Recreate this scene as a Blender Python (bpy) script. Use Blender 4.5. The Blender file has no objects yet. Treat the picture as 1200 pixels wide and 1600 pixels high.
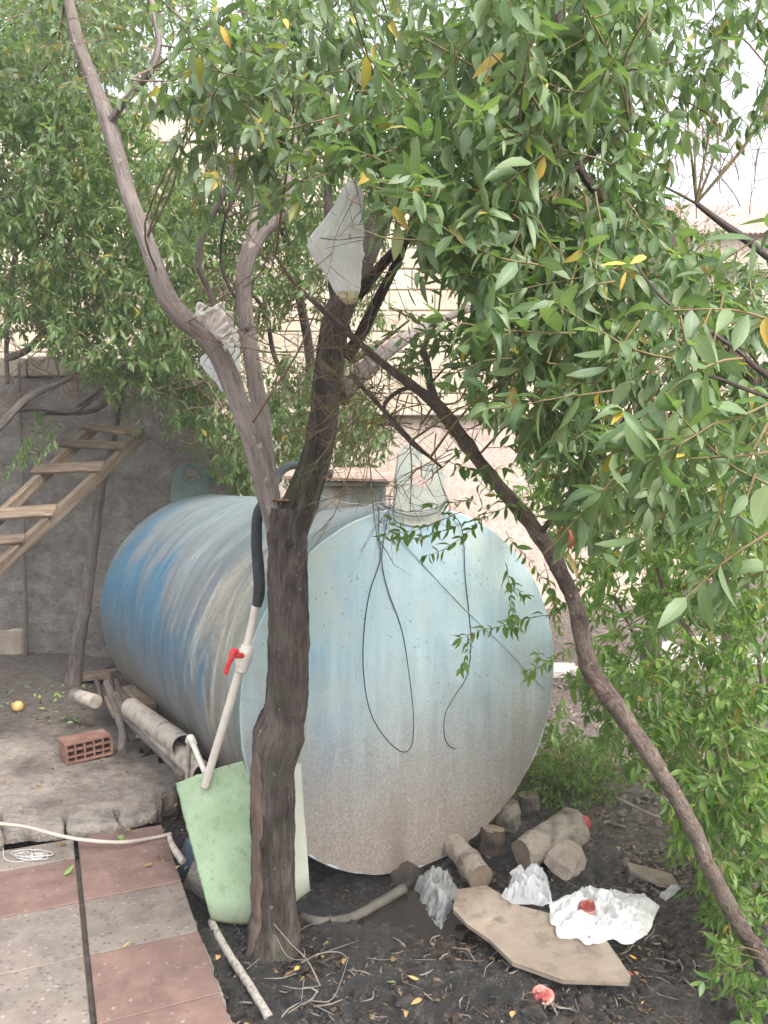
import bpy, math, random
import numpy as np
from mathutils import Vector, Matrix, noise
random.seed(7); RNG = np.random.default_rng(7)
R = math.radians
SC = bpy.context.scene; COL = SC.collection
# ------------------------------------------------------------------ camera, sky, sun, exposure
EYE = Vector((0, 0, 1.65)); FPX = 1250.0; PITCH = R(2.75)
cam = bpy.data.cameras.new('camera'); co = bpy.data.objects.new('camera', cam); COL.objects.link(co)
cam.sensor_fit = 'VERTICAL'; cam.sensor_height = 24; cam.sensor_width = 18; cam.lens = 24 * FPX / 1600
cam.clip_start = .02; cam.clip_end = 500
co.location = EYE; co.rotation_euler = (R(90) - PITCH, 0, 0); SC.camera = co
SUN_EL, SUN_AZ = R(50), R(142)          # azimuth clockwise from +Y
w = bpy.data.worlds.new('World'); SC.world = w; w.use_nodes = True
wn = w.node_tree; bg = wn.nodes['Background']
sky = wn.nodes.new('ShaderNodeTexSky'); sky.sky_type = 'NISHITA'; sky.sun_disc = False
sky.sun_elevation = SUN_EL; sky.sun_rotation = SUN_AZ; sky.dust_density = 4; sky.air_density = 1.2
hs = wn.nodes.new('ShaderNodeHueSaturation'); hs.inputs['Saturation'].default_value = .3
hs.inputs['Value'].default_value = 1.7
wn.links.new(sky.outputs[0], hs.inputs['Color']); wn.links.new(hs.outputs[0], bg.inputs[0])
bg.inputs[1].default_value = .15
sl = bpy.data.lights.new('sun', 'SUN'); sl.energy = 1.35; sl.angle = R(16); sl.color = (1, .96, .9)
so = bpy.data.objects.new('sun', sl); COL.objects.link(so)
sd = Vector((math.sin(SUN_AZ) * math.cos(SUN_EL), math.cos(SUN_AZ) * math.cos(SUN_EL), math.sin(SUN_EL)))
so.rotation_euler = sd.to_track_quat('Z', 'Y').to_euler(); so.location = sd * 30
SC.view_settings.view_transform = 'Standard'; SC.view_settings.look = 'None'
SC.view_settings.gamma = 1; SC.view_settings.exposure = 1.08; SC.view_settings.use_curve_mapping = False

# ------------------------------------------------------------------ geometry of the picture -> world
FW = Vector((0, math.cos(PITCH), -math.sin(PITCH))); UP = Vector((0, math.sin(PITCH), math.cos(PITCH)))
def ray(px, py): return FW + Vector(((px - 600) / FPX, 0, 0)) + UP * ((800 - py) / FPX)
def P(px, py, Y):
    d = ray(px, py); return EYE + d * (Y / d.y)
def G(px, py, z=0.):
    d = ray(px, py); return EYE + d * ((z - EYE.z) / d.z)
def proj(p):
    q = Vector(p) - EYE; f = q.dot(FW)
    if f < .05: return None
    return 600 + FPX * q.x / f, 800 - FPX * q.dot(UP) / f, f
def smooth(a, b, x):
    t = min(1, max(0, (x - a) / (b - a))); return t * t * (3 - 2 * t)
def soil_h(x, y):
    h = -.1 + .1 * smooth(3.9, 6.6, y)
    h += .13 * math.exp(-(((x - 1.35) / .55) ** 2 + ((y - 4.3) / .5) ** 2))
    h += .05 * math.exp(-(((x - .15) / .3) ** 2 + ((y - 2.62) / .16) ** 2))
    h -= .05 * math.exp(-(((x - .2) / .5) ** 2 + ((y - 3.2) / .3) ** 2))
    h += .25 * smooth(7.4, 9.5, y) * smooth(.8, 2.2, x)
    return h
def S(px, py, up=0.):
    z = -.1
    for _ in range(8):
        p = G(px, py, z + up); z = soil_h(p.x, p.y)
    return p
def fb(p, s=1., oc=3):
    return noise.fractal(Vector(p) * s, 1., 2., oc)

# ------------------------------------------------------------------ mesh building
class MB:
    def __init__(s): s.v = []; s.f = []; s.uv = []; s.sm = []
    def add(s, vs, fs, uvs=None, sm=True):
        o = len(s.v); s.v += [tuple(x) for x in vs]
        s.uv += (uvs if uvs else [(0, 0)] * len(vs))
        s.f += [tuple(i + o for i in f) for f in fs]; s.sm += [sm] * len(fs)
    def tube(s, pts, rad, n=8, sub=4, cap=True, bump=0., bs=8., u0=0., flat=False, tw=0):
        pts = [Vector(p) for p in pts]
        if not hasattr(rad, '__len__'): rad = [rad] * len(pts)
        if sub > 1 and len(pts) > 2:
            q = []; r2 = []
            for i in range(len(pts) - 1):
                a = pts[max(i - 1, 0)]; b = pts[i]; c = pts[i + 1]; d = pts[min(i + 2, len(pts) - 1)]
                for k in range(sub):
                    t = k / sub
                    q.append(.5 * ((2 * b) + (c - a) * t + (2 * a - 5 * b + 4 * c - d) * t * t + (3 * b - a - 3 * c + d) * t ** 3))
                    tt = t * t * (3 - 2 * t); r2.append(rad[i] * (1 - tt) + rad[i + 1] * tt)
            q.append(pts[-1]); r2.append(rad[-1]); pts, rad = q, r2
        t0 = (pts[1] - pts[0]).normalized()
        nrm = t0.orthogonal().normalized(); vs = []; uv = []; fs = []; L = 0
        m = len(pts)
        for i, p in enumerate(pts):
            t = (pts[min(i + 1, m - 1)] - pts[max(i - 1, 0)]).normalized()
            nrm = (nrm - t * nrm.dot(t)).normalized(); b = t.cross(nrm)
            if i: L += (p - pts[i - 1]).length
            for k in range(n):
                a = 2 * math.pi * k / n
                d = nrm * math.cos(a) + b * math.sin(a); r = rad[i]
                if bump: r *= 1 + bump * fb(p + d * rad[i], bs, 4)
                vs.append(p + d * r); uv.append((k / n, L))
        for i in range(m - 1):
            for k in range(n):
                a = i * n + k; b2 = i * n + (k + 1) % n
                fs.append((a, b2, b2 + n, a + n))
        if cap:
            fs.append(tuple(reversed(range(n)))); fs.append(tuple(range((m - 1) * n, m * n)))
        s.add(vs, fs, uv, not flat)
        if cap: s.sm[-1] = s.sm[-2] = False
        return s
    def box(s, M, sx, sy, sz, bev=0.):
        hx, hy, hz = sx / 2, sy / 2, sz / 2
        if bev <= 0:
            c = [(x, y, z) for x in (-hx, hx) for y in (-hy, hy) for z in (-hz, hz)]
            f = [(0, 1, 3, 2), (4, 6, 7, 5), (0, 4, 5, 1), (2, 3, 7, 6), (0, 2, 6, 4), (1, 5, 7, 3)]
            s.add([M @ Vector(x) for x in c], f, [(x[0], x[1] + x[2]) for x in c], False)
        else:
            b = min(bev, hx * .9, hy * .9, hz * .9); c = []; idx = {}
            for ax in range(3):
                for sg in (-1, 1):
                    for u in (-1, 1):
                        for v in (-1, 1):
                            q = [0, 0, 0]; h = (hx, hy, hz)
                            q[ax] = sg * h[ax]; a1, a2 = (ax + 1) % 3, (ax + 2) % 3
                            q[a1] = u * (h[a1] - b); q[a2] = v * (h[a2] - b)
                            sgn = [0, 0, 0]; sgn[ax] = sg; sgn[a1] = u; sgn[a2] = v
                            idx[(ax, tuple(sgn))] = len(c); c.append(q)
            f = []
            for ax in range(3):
                a1, a2 = (ax + 1) % 3, (ax + 2) % 3
                for sg in (-1, 1):
                    def k(u, v):
                        t = [0, 0, 0]; t[ax] = sg; t[a1] = u; t[a2] = v; return idx[(ax, tuple(t))]
                    q = [k(-1, -1), k(1, -1), k(1, 1), k(-1, 1)]
                    f.append(q if sg > 0 else q[::-1])
            for ax in range(3):           # edges
                a1, a2 = (ax + 1) % 3, (ax + 2) % 3
                for u in (-1, 1):
                    for v in (-1, 1):
                        def t(e):
                            q = [0, 0, 0]; q[ax] = e; q[a1] = u; q[a2] = v; return tuple(q)
                        f.append([idx[(a1, t(-1))], idx[(a1, t(1))], idx[(a2, t(1))], idx[(a2, t(-1))]])
            for x in (-1, 1):
                for y in (-1, 1):
                    for z in (-1, 1): f.append([idx[(a, (x, y, z))] for a in range(3)])
            s.add([M @ Vector(x) for x in c], f, [(x[0], x[1] + x[2]) for x in c], False)
        return s
    def prism(s, poly, up, jitter=0.):
        n = len(poly); up = Vector(up)
        vs = [Vector(p) for p in poly] + [Vector(p) + up for p in poly]
        if jitter: vs = [v + Vector((random.uniform(-1, 1), random.uniform(-1, 1), random.uniform(-1, 1))) * jitter for v in vs]
        s.add(vs, [tuple(range(n - 1, -1, -1)), tuple(range(n, 2 * n))] + [(i, (i + 1) % n, (i + 1) % n + n, i + n) for i in range(n)], None, False)
        return s
    def grid(s, fn, nu, nv, sm=True, thick=0.):
        vs = []; uv = []
        for i in range(nu + 1):
            for j in range(nv + 1):
                vs.append(Vector(fn(i / nu, j / nv))); uv.append((i / nu, j / nv))
        q = lambda i, j: i * (nv + 1) + j
        fs = [(q(i, j), q(i + 1, j), q(i + 1, j + 1), q(i, j + 1)) for i in range(nu) for j in range(nv)]
        if thick:
            N = len(vs); nr = []
            for i in range(nu + 1):
                for j in range(nv + 1):
                    a = vs[q(min(i + 1, nu), j)] - vs[q(max(i - 1, 0), j)]; b = vs[q(i, min(j + 1, nv))] - vs[q(i, max(j - 1, 0))]
                    nr.append(a.cross(b).normalized())
            vs2 = [v - n * thick for v, n in zip(vs, nr)]
            fs += [tuple(N + k for k in reversed(f)) for f in fs]
            bd = [q(i, 0) for i in range(nu)] + [q(nu, j) for j in range(nv)] + [q(i, nv) for i in range(nu, 0, -1)] + [q(0, j) for j in range(nv, 0, -1)]
            for k in range(len(bd)):
                a, b = bd[k], bd[(k + 1) % len(bd)]; fs.append((b, a, a + N, b + N))
            vs += vs2; uv += uv
        s.add(vs, fs, uv, sm); return s
    def lathe(s, prof, n, M, bump=0., bs=5.):
        vs = []; fs = []
        for r, z in prof:
            for k in range(n):
                a = 2 * math.pi * k / n; p = M @ Vector((r * math.cos(a), r * math.sin(a), z))
                if bump: p = p + (p - M.translation).normalized() * bump * fb(p, bs, 3)
                vs.append(p)
        m = len(prof)
        for i in range(m - 1):
            for k in range(n): fs.append((i * n + k, i * n + (k + 1) % n, (i + 1) * n + (k + 1) % n, (i + 1) * n + k))
        fs.append(tuple(reversed(range(n)))); fs.append(tuple(range((m - 1) * n, m * n)))
        s.add(vs, fs); return s
ORG = {}
def mesh_of(mb, name, org):
    me = bpy.data.meshes.new(name)
    me.from_pydata([(v[0] - org[0], v[1] - org[1], v[2] - org[2]) for v in mb.v], [], mb.f)
    me.polygons.foreach_set('use_smooth', mb.sm)
    ul = me.uv_layers.new(name='UVMap'); li = np.empty(len(me.loops), dtype=np.int32); me.loops.foreach_get('vertex_index', li)
    ul.data.foreach_set('uv', np.array(mb.uv, dtype=np.float32)[li].ravel())
    me.update(); return me
def props(o, label=None, cat=None, group=None, kind=None):
    for k, v in (('label', label), ('category', cat), ('group', group), ('kind', kind)):
        if v: o[k] = v
    return o
def thing(name, loc, label, cat, group=None):
    o = bpy.data.objects.new(name, None); COL.objects.link(o); o.location = loc; o.empty_display_size = .1
    ORG[o] = Vector(loc); return props(o, label, cat, group)
def part(name, mb, m, parent, label=None, kind=None):
    org = ORG[parent]
    o = bpy.data.objects.new(name, mesh_of(mb, name, org)); COL.objects.link(o); o.data.materials.append(m)
    o.parent = parent; ORG[o] = org; return props(o, label, None, None, kind)
def solo(name, mb, m, label=None, cat=None, group=None, kind=None):
    a = np.array(mb.v); org = Vector(((a[:, 0].min() + a[:, 0].max()) / 2, (a[:, 1].min() + a[:, 1].max()) / 2, a[:, 2].min()))
    if kind == 'structure': org = Vector((0, 0, 0))
    o = bpy.data.objects.new(name, mesh_of(mb, name, org)); COL.objects.link(o); o.data.materials.append(m)
    o.location = org; ORG[o] = org; return props(o, label, cat, group, kind)

# ------------------------------------------------------------------ materials
class NT:
    def __init__(s, name):
        s.m = bpy.data.materials.new(name); s.m.use_nodes = True; s.t = s.m.node_tree
        s.b = s.t.nodes['Principled BSDF']; s.out = s.t.nodes['Material Output']; s.tc = s.t.nodes.new('ShaderNodeTexCoord')
    def n(s, ty): return s.t.nodes.new(ty)
    def set(s, sock, v):
        if isinstance(v, bpy.types.NodeSocket): s.t.links.new(v, sock)
        elif isinstance(v, tuple) and len(v) == 3 and sock.type == 'RGBA': sock.default_value = (*v, 1)
        else: sock.default_value = v
    def co(s, kind='Object', sc=(1, 1, 1), rot=(0, 0, 0)):
        mp = s.n('ShaderNodeMapping'); s.t.links.new(s.tc.outputs[kind], mp.inputs[0]); mp.inputs['Scale'].default_value = sc
        mp.inputs['Rotation'].default_value = rot; return mp.outputs[0]
    def noise(s, v, sc, det=4, rough=.55, dist=0):
        k = s.n('ShaderNodeTexNoise'); s.set(k.inputs['Vector'], v); k.inputs['Scale'].default_value = sc
        k.inputs['Detail'].default_value = det; k.inputs['Roughness'].default_value = rough; k.inputs['Distortion'].default_value = dist
        return k.outputs[0]
    def vor(s, v, sc, feat='F1', out='Distance'):
        k = s.n('ShaderNodeTexVoronoi'); k.feature = feat; s.set(k.inputs['Vector'], v); k.inputs['Scale'].default_value = sc
        return k.outputs[out]
    def ramp(s, f, stops, interp='LINEAR'):
        k = s.n('ShaderNodeValToRGB'); s.set(k.inputs[0], f); e = k.color_ramp.elements; k.color_ramp.interpolation = interp
        while len(e) < len(stops): e.new(.5)
        for i, (p, c) in enumerate(stops):
            e[i].position = p; e[i].color = (*c, 1) if isinstance(c, tuple) else (c, c, c, 1)
        return k.outputs[0]
    def mix(s, f, a, b, mode='MIX'):
        k = s.n('ShaderNodeMix'); k.data_type = 'RGBA'; k.blend_type = mode
        s.set(k.inputs[0], f); s.set(k.inputs[6], a); s.set(k.inputs[7], b); return k.outputs[2]
    def ma(s, op, a, b=0., c=None):
        k = s.n('ShaderNodeMath'); k.operation = op; s.set(k.inputs[0], a); s.set(k.inputs[1], b)
        if c is not None: s.set(k.inputs[2], c)
        return k.outputs[0]
    def sep(s, v):
        k = s.n('ShaderNodeSeparateXYZ'); s.set(k.inputs[0], v); return k.outputs
    def bump(s, h, st=.5, d=.02, nrm=None):
        k = s.n('ShaderNodeBump'); s.set(k.inputs['Height'], h); k.inputs['Strength'].default_value = st; k.inputs['Distance'].default_value = d * 2.5
        if nrm: s.set(k.inputs['Normal'], nrm)
        return k.outputs[0]
    def fin(s, col, rough=.8, nrm=None, spec=.3, **kw):
        s.set(s.b.inputs['Base Color'], col); s.set(s.b.inputs['Roughness'], rough); s.b.inputs['Specular IOR Level'].default_value = spec
        if nrm: s.set(s.b.inputs['Normal'], nrm)
        for k, v in kw.items(): s.set(s.b.inputs[k.replace('_', ' ')], v)
        return s.m
    def rnd(s): return s.n('ShaderNodeObjectInfo').outputs['Random']
def simple(name, c1, c2, sc=6, rough=.8, bump=.3, bd=.004, sx=(1, 1, 1), c3=None, spec=.3, det=6, vary=0., bscale=None):
    t = NT(name); v = t.co('Object', sx); a = t.noise(v, sc, det, .6)
    st = [(.3, c1), (.7, c2)] if c3 is None else [(.28, c1), (.5, c2), (.68, c3)]
    c = t.ramp(a, st)
    if vary:
        c = t.mix(1., c, t.ramp(t.rnd(), [(0, (1 - vary,) * 3), (1, (1 + vary * .6,) * 3)]), 'MULTIPLY')
    b = t.noise(v, bscale or sc * 5, 5, .65)
    return t.fin(c, rough, t.bump(b, bump, bd), spec)

def m_bark(name, dark, mid, light, sc=14, strength=.9, moss=0., rr=.05, st=.28):
    t = NT(name); uv_ = t.sep(t.tc.outputs['UV']); an = t.ma('MULTIPLY', uv_[0], 2 * math.pi)
    def bv(k):
        q = t.n('ShaderNodeCombineXYZ'); t.set(q.inputs[0], t.ma('MULTIPLY', t.ma('COSINE', an), rr)); t.set(q.inputs[1], t.ma('MULTIPLY', t.ma('SINE', an), rr)); t.set(q.inputs[2], t.ma('MULTIPLY', uv_[1], k)); return q.outputs[0]
    a = t.noise(bv(st), sc, 8, .65, .6); bb = t.noise(bv(st * .6), sc * 5, 6, .7, .4)
    big = t.noise(t.co(), 3, 3)
    c = t.ramp(a, [(.3, dark), (.5, mid), (.72, light)])
    c = t.mix(t.ramp(big, [(.4, 0.), (.7, .6)]), c, light)
    c = t.mix(t.ramp(bb, [(.3, .75), (.5, 0.)]), c, tuple(x * .4 for x in dark))
    sp = t.noise(t.co(), 42, 3); c = t.mix(t.ramp(sp, [(.66, 0.), (.72, .5)]), c, tuple(min(1, x * 1.9) for x in light))
    if moss: c = t.mix(t.ramp(t.noise(t.co(), 5, 4), [(.52, 0.), (.66, moss)]), c, (.06, .085, .03))
    h = t.ma('ADD', bb, t.ma('MULTIPLY', a, .8))
    return t.fin(c, .9, t.bump(h, strength, .012), .2)
M = {}
M['bark_dark'] = m_bark('bark_dark', (.022, .017, .014), (.08, .062, .053), (.21, .175, .155), 16, 1., .4, .09)
M['bark_grey'] = m_bark('bark_grey', (.11, .085, .075), (.22, .18, .16), (.34, .29, .27), 16, .5)
M['bark_red'] = m_bark('bark_red', (.085, .06, .05), (.23, .17, .14), (.4, .32, .27), 20, 1., 0., .035, .9)
M['bark_back'] = m_bark('bark_back', (.05, .04, .035), (.12, .1, .09), (.22, .19, .17), 14, .5)
M['twig'] = simple('twig', (.13, .08, .06), (.26, .18, .14), 20, .9)
M['twig_grey'] = simple('twig_grey', (.12, .1, .085), (.3, .26, .22), 20, .9)
M['twig_green'] = simple('twig_green', (.12, .09, .045), (.24, .18, .09), 20, .85)
M['bare_wood'] = simple('bare_wood', (.05, .034, .027), (.17, .125, .1), 22, .9, .9, .01, (1, 1, .15), (.1, .07, .056))

def m_leaf(name, cols, yellow, trans=.35, gloss=.42, sat=1.):
    t = NT(name)
    at = t.n('ShaderNodeAttribute'); at.attribute_name = 'tint'
    r = t.ma('FRACT', t.ma('ADD', at.outputs['Fac'], t.rnd()))
    st = [(i / (len(cols) - 1) * (1 - yellow), c) for i, c in enumerate(cols)] + [(1 - yellow + .001, (.26, .25, .045)), (1 - yellow * .4, (.5, .32, .04)), (1., (.24, .13, .05))]
    c = t.ramp(r, st)
    u = t.sep(t.tc.outputs['UV'])
    rib = t.ma('ABSOLUTE', t.ma('SUBTRACT', u[0], .5))
    c = t.mix(t.ramp(rib, [(.0, .45), (.05, .3), (.09, 0.)]), c, (.25, .3, .12))
    c = t.mix(t.ma('MULTIPLY', t.ramp(t.noise(t.co('Object'), 30, 3), [(.4, 0.), (.75, .4)]), 1.), c, (.12, .15, .09))
    geo = t.n('ShaderNodeNewGeometry')
    c = t.mix(t.ma('MULTIPLY', geo.outputs['Backfacing'], .35), c, (.17, .22, .12))
    m = t.fin(c, gloss, None, .5)
    tr = t.n('ShaderNodeBsdfTranslucent'); tc = t.mix(1., c, (1.35, 1.6, .65), 'MULTIPLY'); t.set(tr.inputs[0], tc)
    mx = t.n('ShaderNodeMixShader'); mx.inputs[0].default_value = trans
    t.t.links.new(t.b.outputs[0], mx.inputs[1]); t.t.links.new(tr.outputs[0], mx.inputs[2]); t.t.links.new(mx.outputs[0], t.out.inputs[0])
    return m
M['leaf_near'] = m_leaf('leaf_near', [(.075, .14, .06), (.12, .2, .08), (.19, .25, .11), (.1, .16, .085)], .03, .36, .48)
M['leaf_bright'] = m_leaf('leaf_bright', [(.07, .16, .03), (.12, .23, .04), (.2, .29, .055), (.08, .16, .04)], .03, .46)
M['leaf_back'] = m_leaf('leaf_back', [(.065, .13, .045), (.11, .19, .06), (.18, .25, .09), (.085, .145, .06)], .03, .42)
M['leaf_top'] = m_leaf('leaf_top', [(.095, .15, .085), (.14, .195, .11), (.2, .25, .15), (.11, .16, .1)], .05, .4, .48)
M['leaf_dry'] = simple('leaf_dry', (.16, .085, .04), (.42, .28, .11), 14, .8, .4, .003, c3=(.3, .19, .09), vary=.5)
M['leaf_yellow'] = simple('leaf_yellow', (.5, .28, .05), (.62, .42, .08), 30, .7)
M['leaf_fallen_green'] = simple('leaf_fallen_green', (.12, .2, .05), (.22, .28, .1), 30, .7)

AX0 = (-math.sin(R(30.3)), math.cos(R(30.3)))
# --- tank shell: UV = (metres from front, metres round the shell)
t = NT('tank_shell_paint')
def band(t, sx, sy, sc, det=6, dist=.3): return t.noise(t.co('UV', (sx, sy, 1)), sc, det, .6, dist)
st1 = band(t, 1., .22, 3.2); st2 = band(t, 1., .17, 13, 7, .8); st3 = band(t, 1, .16, 38, 3, .1)
uvs = t.sep(t.tc.outputs['UV']); ob = t.sep(t.tc.outputs['Object'])
pt = t.noise(t.co('UV', (1, .45, 1)), 2.1, 6, .62, 1.1); pt2 = t.noise(t.co('UV', (1.3, .3, 1)), 4.5, 7, .7, .8)
fn = t.ma('ADD', t.ma('MULTIPLY', st2, .5), t.ma('MULTIPLY', t.ma('ADD', pt2, t.noise(t.co(), 36, 6, .75)), .25))
blue = t.ramp(fn, [(.36, (.04, .10, .15)), (.5, (.055, .145, .22)), (.64, (.1, .2, .27))])
grey = t.ramp(fn, [(.34, (.11, .12, .12)), (.5, (.165, .175, .175)), (.66, (.24, .245, .24))])
u_ = uvs[0]; z_ = ob[2]
upper = t.ma('ADD', t.ma('MULTIPLY', t.ma('SUBTRACT', z_, .95), 1.1), t.ma('MULTIPLY', t.ma('SUBTRACT', u_, 1.4), -.22))
k1 = t.ma('ADD', upper, t.ma('MULTIPLY', t.ma('SUBTRACT', pt, .5), 2.4))
c = t.mix(t.ramp(k1, [(.0, 0.), (.3, .85)]), blue, grey)
k2 = t.ma('ADD', t.ma('MULTIPLY', t.ma('SUBTRACT', .95, u_), .9), t.ma('MULTIPLY', t.ma('SUBTRACT', pt2, .5), 3.))
cream = t.ramp(fn, [(.36, (.2, .17, .12)), (.5, (.33, .3, .235)), (.64, (.5, .47, .4))])
c = t.mix(t.ramp(k2, [(.1, 0.), (.6, .85)]), c, cream)
sage = t.ramp(fn, [(.36, (.06, .16, .16)), (.64, (.2, .3, .27))])
k3 = t.ma('ADD', t.ma('MULTIPLY', t.ma('SUBTRACT', .35, u_), 1.8), t.ma('MULTIPLY', t.ma('SUBTRACT', pt, .5), 3.))
c = t.mix(t.ramp(k3, [(.1, 0.), (.5, .85)]), c, sage)
topn = t.ma('ADD', z_, t.ma('MULTIPLY', t.ma('SUBTRACT', pt, .5), .5))
c = t.mix(t.ramp(t.ma('SUBTRACT', topn, .95), [(.3, 0.), (.6, .8)]), c, t.ramp(fn, [(.36, (.11, .14, .145)), (.62, (.22, .26, .265))]))
low = t.ma('ADD', z_, t.ma('MULTIPLY', t.ma('SUBTRACT', st2, .5), .4))
dirt = t.ramp(fn, [(.36, (.1, .09, .075)), (.62, (.19, .17, .145))])
c = t.mix(t.ramp(low, [(.5, .94), (1.0, 0.)]), c, dirt)
chips = t.ramp(band(t, 1, .2, 60, 3, 0), [(.66, 0.), (.7, .9)])
c = t.mix(t.ma('MULTIPLY', chips, t.ramp(st1, [(.5, .0), (.64, .6)])), c, (.5, .48, .42))
rust = t.noise(t.co(), 7, 6, .7); c = t.mix(t.ramp(rust, [(.64, 0.), (.74, .6)]), c, (.2, .14, .1))
M['shell'] = t.fin(c, .55, t.bump(t.ma('ADD', st2, t.noise(t.co(), 60, 4)), .25, .004), .35)
# --- tank front plate: Object x across, z up, origin at tank foot
STX = P(640, 1320, 3.4).x - (.135 + AX0[0] * 2.75 / 2)
t = NT('tank_end_paint')
v1 = t.co('Object', (1, 1, .13)); s1 = t.noise(v1, 2.2, 3, .5, .1); s2 = t.noise(v1, 16, 6, .65); ob = t.sep(t.tc.outputs['Object'])
big = t.noise(t.co(), 2.2, 4)
c = t.ramp(s1, [(.3, (.19, .34, .47)), (.5, (.29, .43, .5)), (.68, (.4, .5, .51))])
c = t.mix(t.ramp(s2, [(.4, 0.), (.7, .4)]), c, (.5, .6, .62))
c = t.mix(t.ramp(big, [(.5, 0.), (.66, .55)]), c, (.46, .5, .42))
lown = t.ma('ADD', ob[2], t.ma('MULTIPLY', t.ma('SUBTRACT', s2, .5), .45))
fine = t.noise(t.co(), 90, 4, .7)
dirt = t.ramp(fine, [(.3, (.17, .135, .11)), (.6, (.3, .25, .215)), (.75, (.4, .355, .32))])
c = t.mix(t.ramp(lown, [(.15, .98), (.5, .72), (1.0, 0.)]), c, dirt)
spk = t.vor(t.co(), 34); spn = t.noise(t.co(), 3.3, 2)
c = t.mix(t.ma('MULTIPLY', t.ramp(t.ma('ADD', spk, t.ma('MULTIPLY', t.ma('SUBTRACT', t.noise(t.co(), 60, 3, .7), .5), .5)), [(.06, .6), (.2, 0.)]), t.ramp(spn, [(.53, 0.), (.6, 1.)])), c, (.12, .1, .08))
spk2 = t.noise(t.co(), 48, 3, .7); c = t.mix(t.ma('MULTIPLY', t.ramp(spk2, [(.62, 0.), (.68, .7)]), t.ramp(ob[2], [(.3, 1.), (.9, 0.)])), c, (.17, .14, .12))
stx = t.ma('ABSOLUTE', t.ma('SUBTRACT', t.ma('ADD', ob[0], t.ma('MULTIPLY', t.noise(t.co(), 8, 3), .12)), STX))
c = t.mix(t.ma('MULTIPLY', t.ramp(stx, [(.01, .8), (.07, 0.)]), t.ramp(ob[2], [(.02, 1.), (.34, 0.)])), c, (.14, .105, .085))
bl = t.noise(t.co(), 6, 6, .7, .6); c = t.mix(t.ma('MULTIPLY', t.ramp(bl, [(.54, 0.), (.66, .5)]), t.ramp(ob[2], [(.3, 1.), (1.2, .25)])), c, (.25, .2, .165))
scr = t.noise(t.co('Object', (1, 1, .05), (0, .5, 0)), 26, 3, .6); c = t.mix(t.ramp(scr, [(.68, 0.), (.74, .15)]), c, (.62, .66, .66))
M['cap'] = t.fin(c, .6, t.bump(t.noise(t.co(), 3, 3), .35, .02, t.bump(t.ma('ADD', fine, s2), .3, .003)), .3)
M['lug_green'] = simple('lug_green', (.03, .05, .05), (.075, .10, .09), 9, .7, .4, .004, c3=(.05, .072, .07))
M['lug_pale'] = simple('lug_pale', (.27, .31, .29), (.4, .41, .35), 7, .7, .5, .004, c3=(.33, .39, .39))
M['neck'] = simple('neck', (.17, .1, .065), (.3, .29, .25), 7, .8, .5, .004, c3=(.2, .24, .22))
M['rust_lid'] = simple('rust_lid', (.26, .16, .12), (.45, .33, .28), 8, .85, .5, .003)
M['weld'] = simple('weld', (.38, .45, .47), (.5, .54, .54), 20, .6)
M['wire'] = simple('wire', (.03, .045, .055), (.07, .09, .1), 20, .5)
M['wire_pale'] = simple('wire_pale', (.3, .29, .27), (.45, .43, .4), 20, .5)
# --- ground
t = NT('soil'); v = t.co(); ob = t.sep(v)
n1 = t.noise(v, 2.4, 5); n2 = t.noise(v, 22, 8, .7); n3 = t.noise(v, 70, 5, .7)
dry = t.ramp(n2, [(.3, (.16, .12, .1)), (.5, (.27, .215, .185)), (.7, (.37, .31, .275))])
wet = t.ramp(n2, [(.34, (.008, .007, .006)), (.52, (.026, .021, .018)), (.66, (.11, .09, .078))])
dx = t.ma('MULTIPLY', t.ma('SUBTRACT', ob[0], .12), .95); dy = t.ma('MULTIPLY', t.ma('SUBTRACT', ob[1], 3.0), .8)
dd = t.ma('SQRT', t.ma('ADD', t.ma('MULTIPLY', dx, dx), t.ma('MULTIPLY', dy, dy)))
wetm = t.ramp(t.ma('ADD', dd, t.ma('MULTIPLY', t.ma('SUBTRACT', n1, .5), 1.3)), [(.75, 1.), (1.1, 0.)])
mid = t.ramp(n2, [(.3, (.05, .038, .032)), (.55, (.13, .105, .09)), (.7, (.24, .2, .17))])
midm = t.ramp(t.ma('ADD', ob[1], t.ma('MULTIPLY', t.ma('SUBTRACT', n1, .5), 1.2)), [(0., 1.), (1., 1.)])
far = t.ma('SMOOTH_MIN', 1., t.ma('MULTIPLY', t.ma('SUBTRACT', t.ma('ADD', ob[1], t.ma('MULTIPLY', t.ma('SUBTRACT', n1, .5), 1.2)), t.ma('SUBTRACT', 3.7, t.ma('MULTIPLY', ob[0], .6))), 1.), .1)
n4 = t.noise(v, 48, 7, .8, .5)
c = t.mix(t.ramp(far, [(.05, 0.), (.75, 1.)]), mid, dry)
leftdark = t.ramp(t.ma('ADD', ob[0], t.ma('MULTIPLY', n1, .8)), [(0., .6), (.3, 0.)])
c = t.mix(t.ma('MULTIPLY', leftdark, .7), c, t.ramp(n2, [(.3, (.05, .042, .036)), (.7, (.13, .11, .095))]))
c = t.mix(wetm, c, wet); c = t.mix(1., c, t.ramp(n4, [(.36, .35), (.5, 1.), (.66, 1.9)]), 'MULTIPLY')
rg = t.mix(wetm, (.95, .95, .95), t.ramp(n2, [(.45, .04), (.62, .3)]))
M['soil'] = t.fin(c, rg, t.bump(t.ma('ADD', n2, t.ma('ADD', n4, t.ma('MULTIPLY', n3, .5))), 1., .03), .5, Coat_Weight=t.ma('MULTIPLY', wetm, 1.), Coat_Roughness=.05)
t.set(t.b.inputs['Coat Normal'], t.bump(t.noise(t.co(), 30, 6, .7), 1., .016))
M['clod'] = simple('clod', (.018, .014, .012), (.085, .066, .054), 18, .25, .8, .01, vary=.3, spec=.5)
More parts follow.
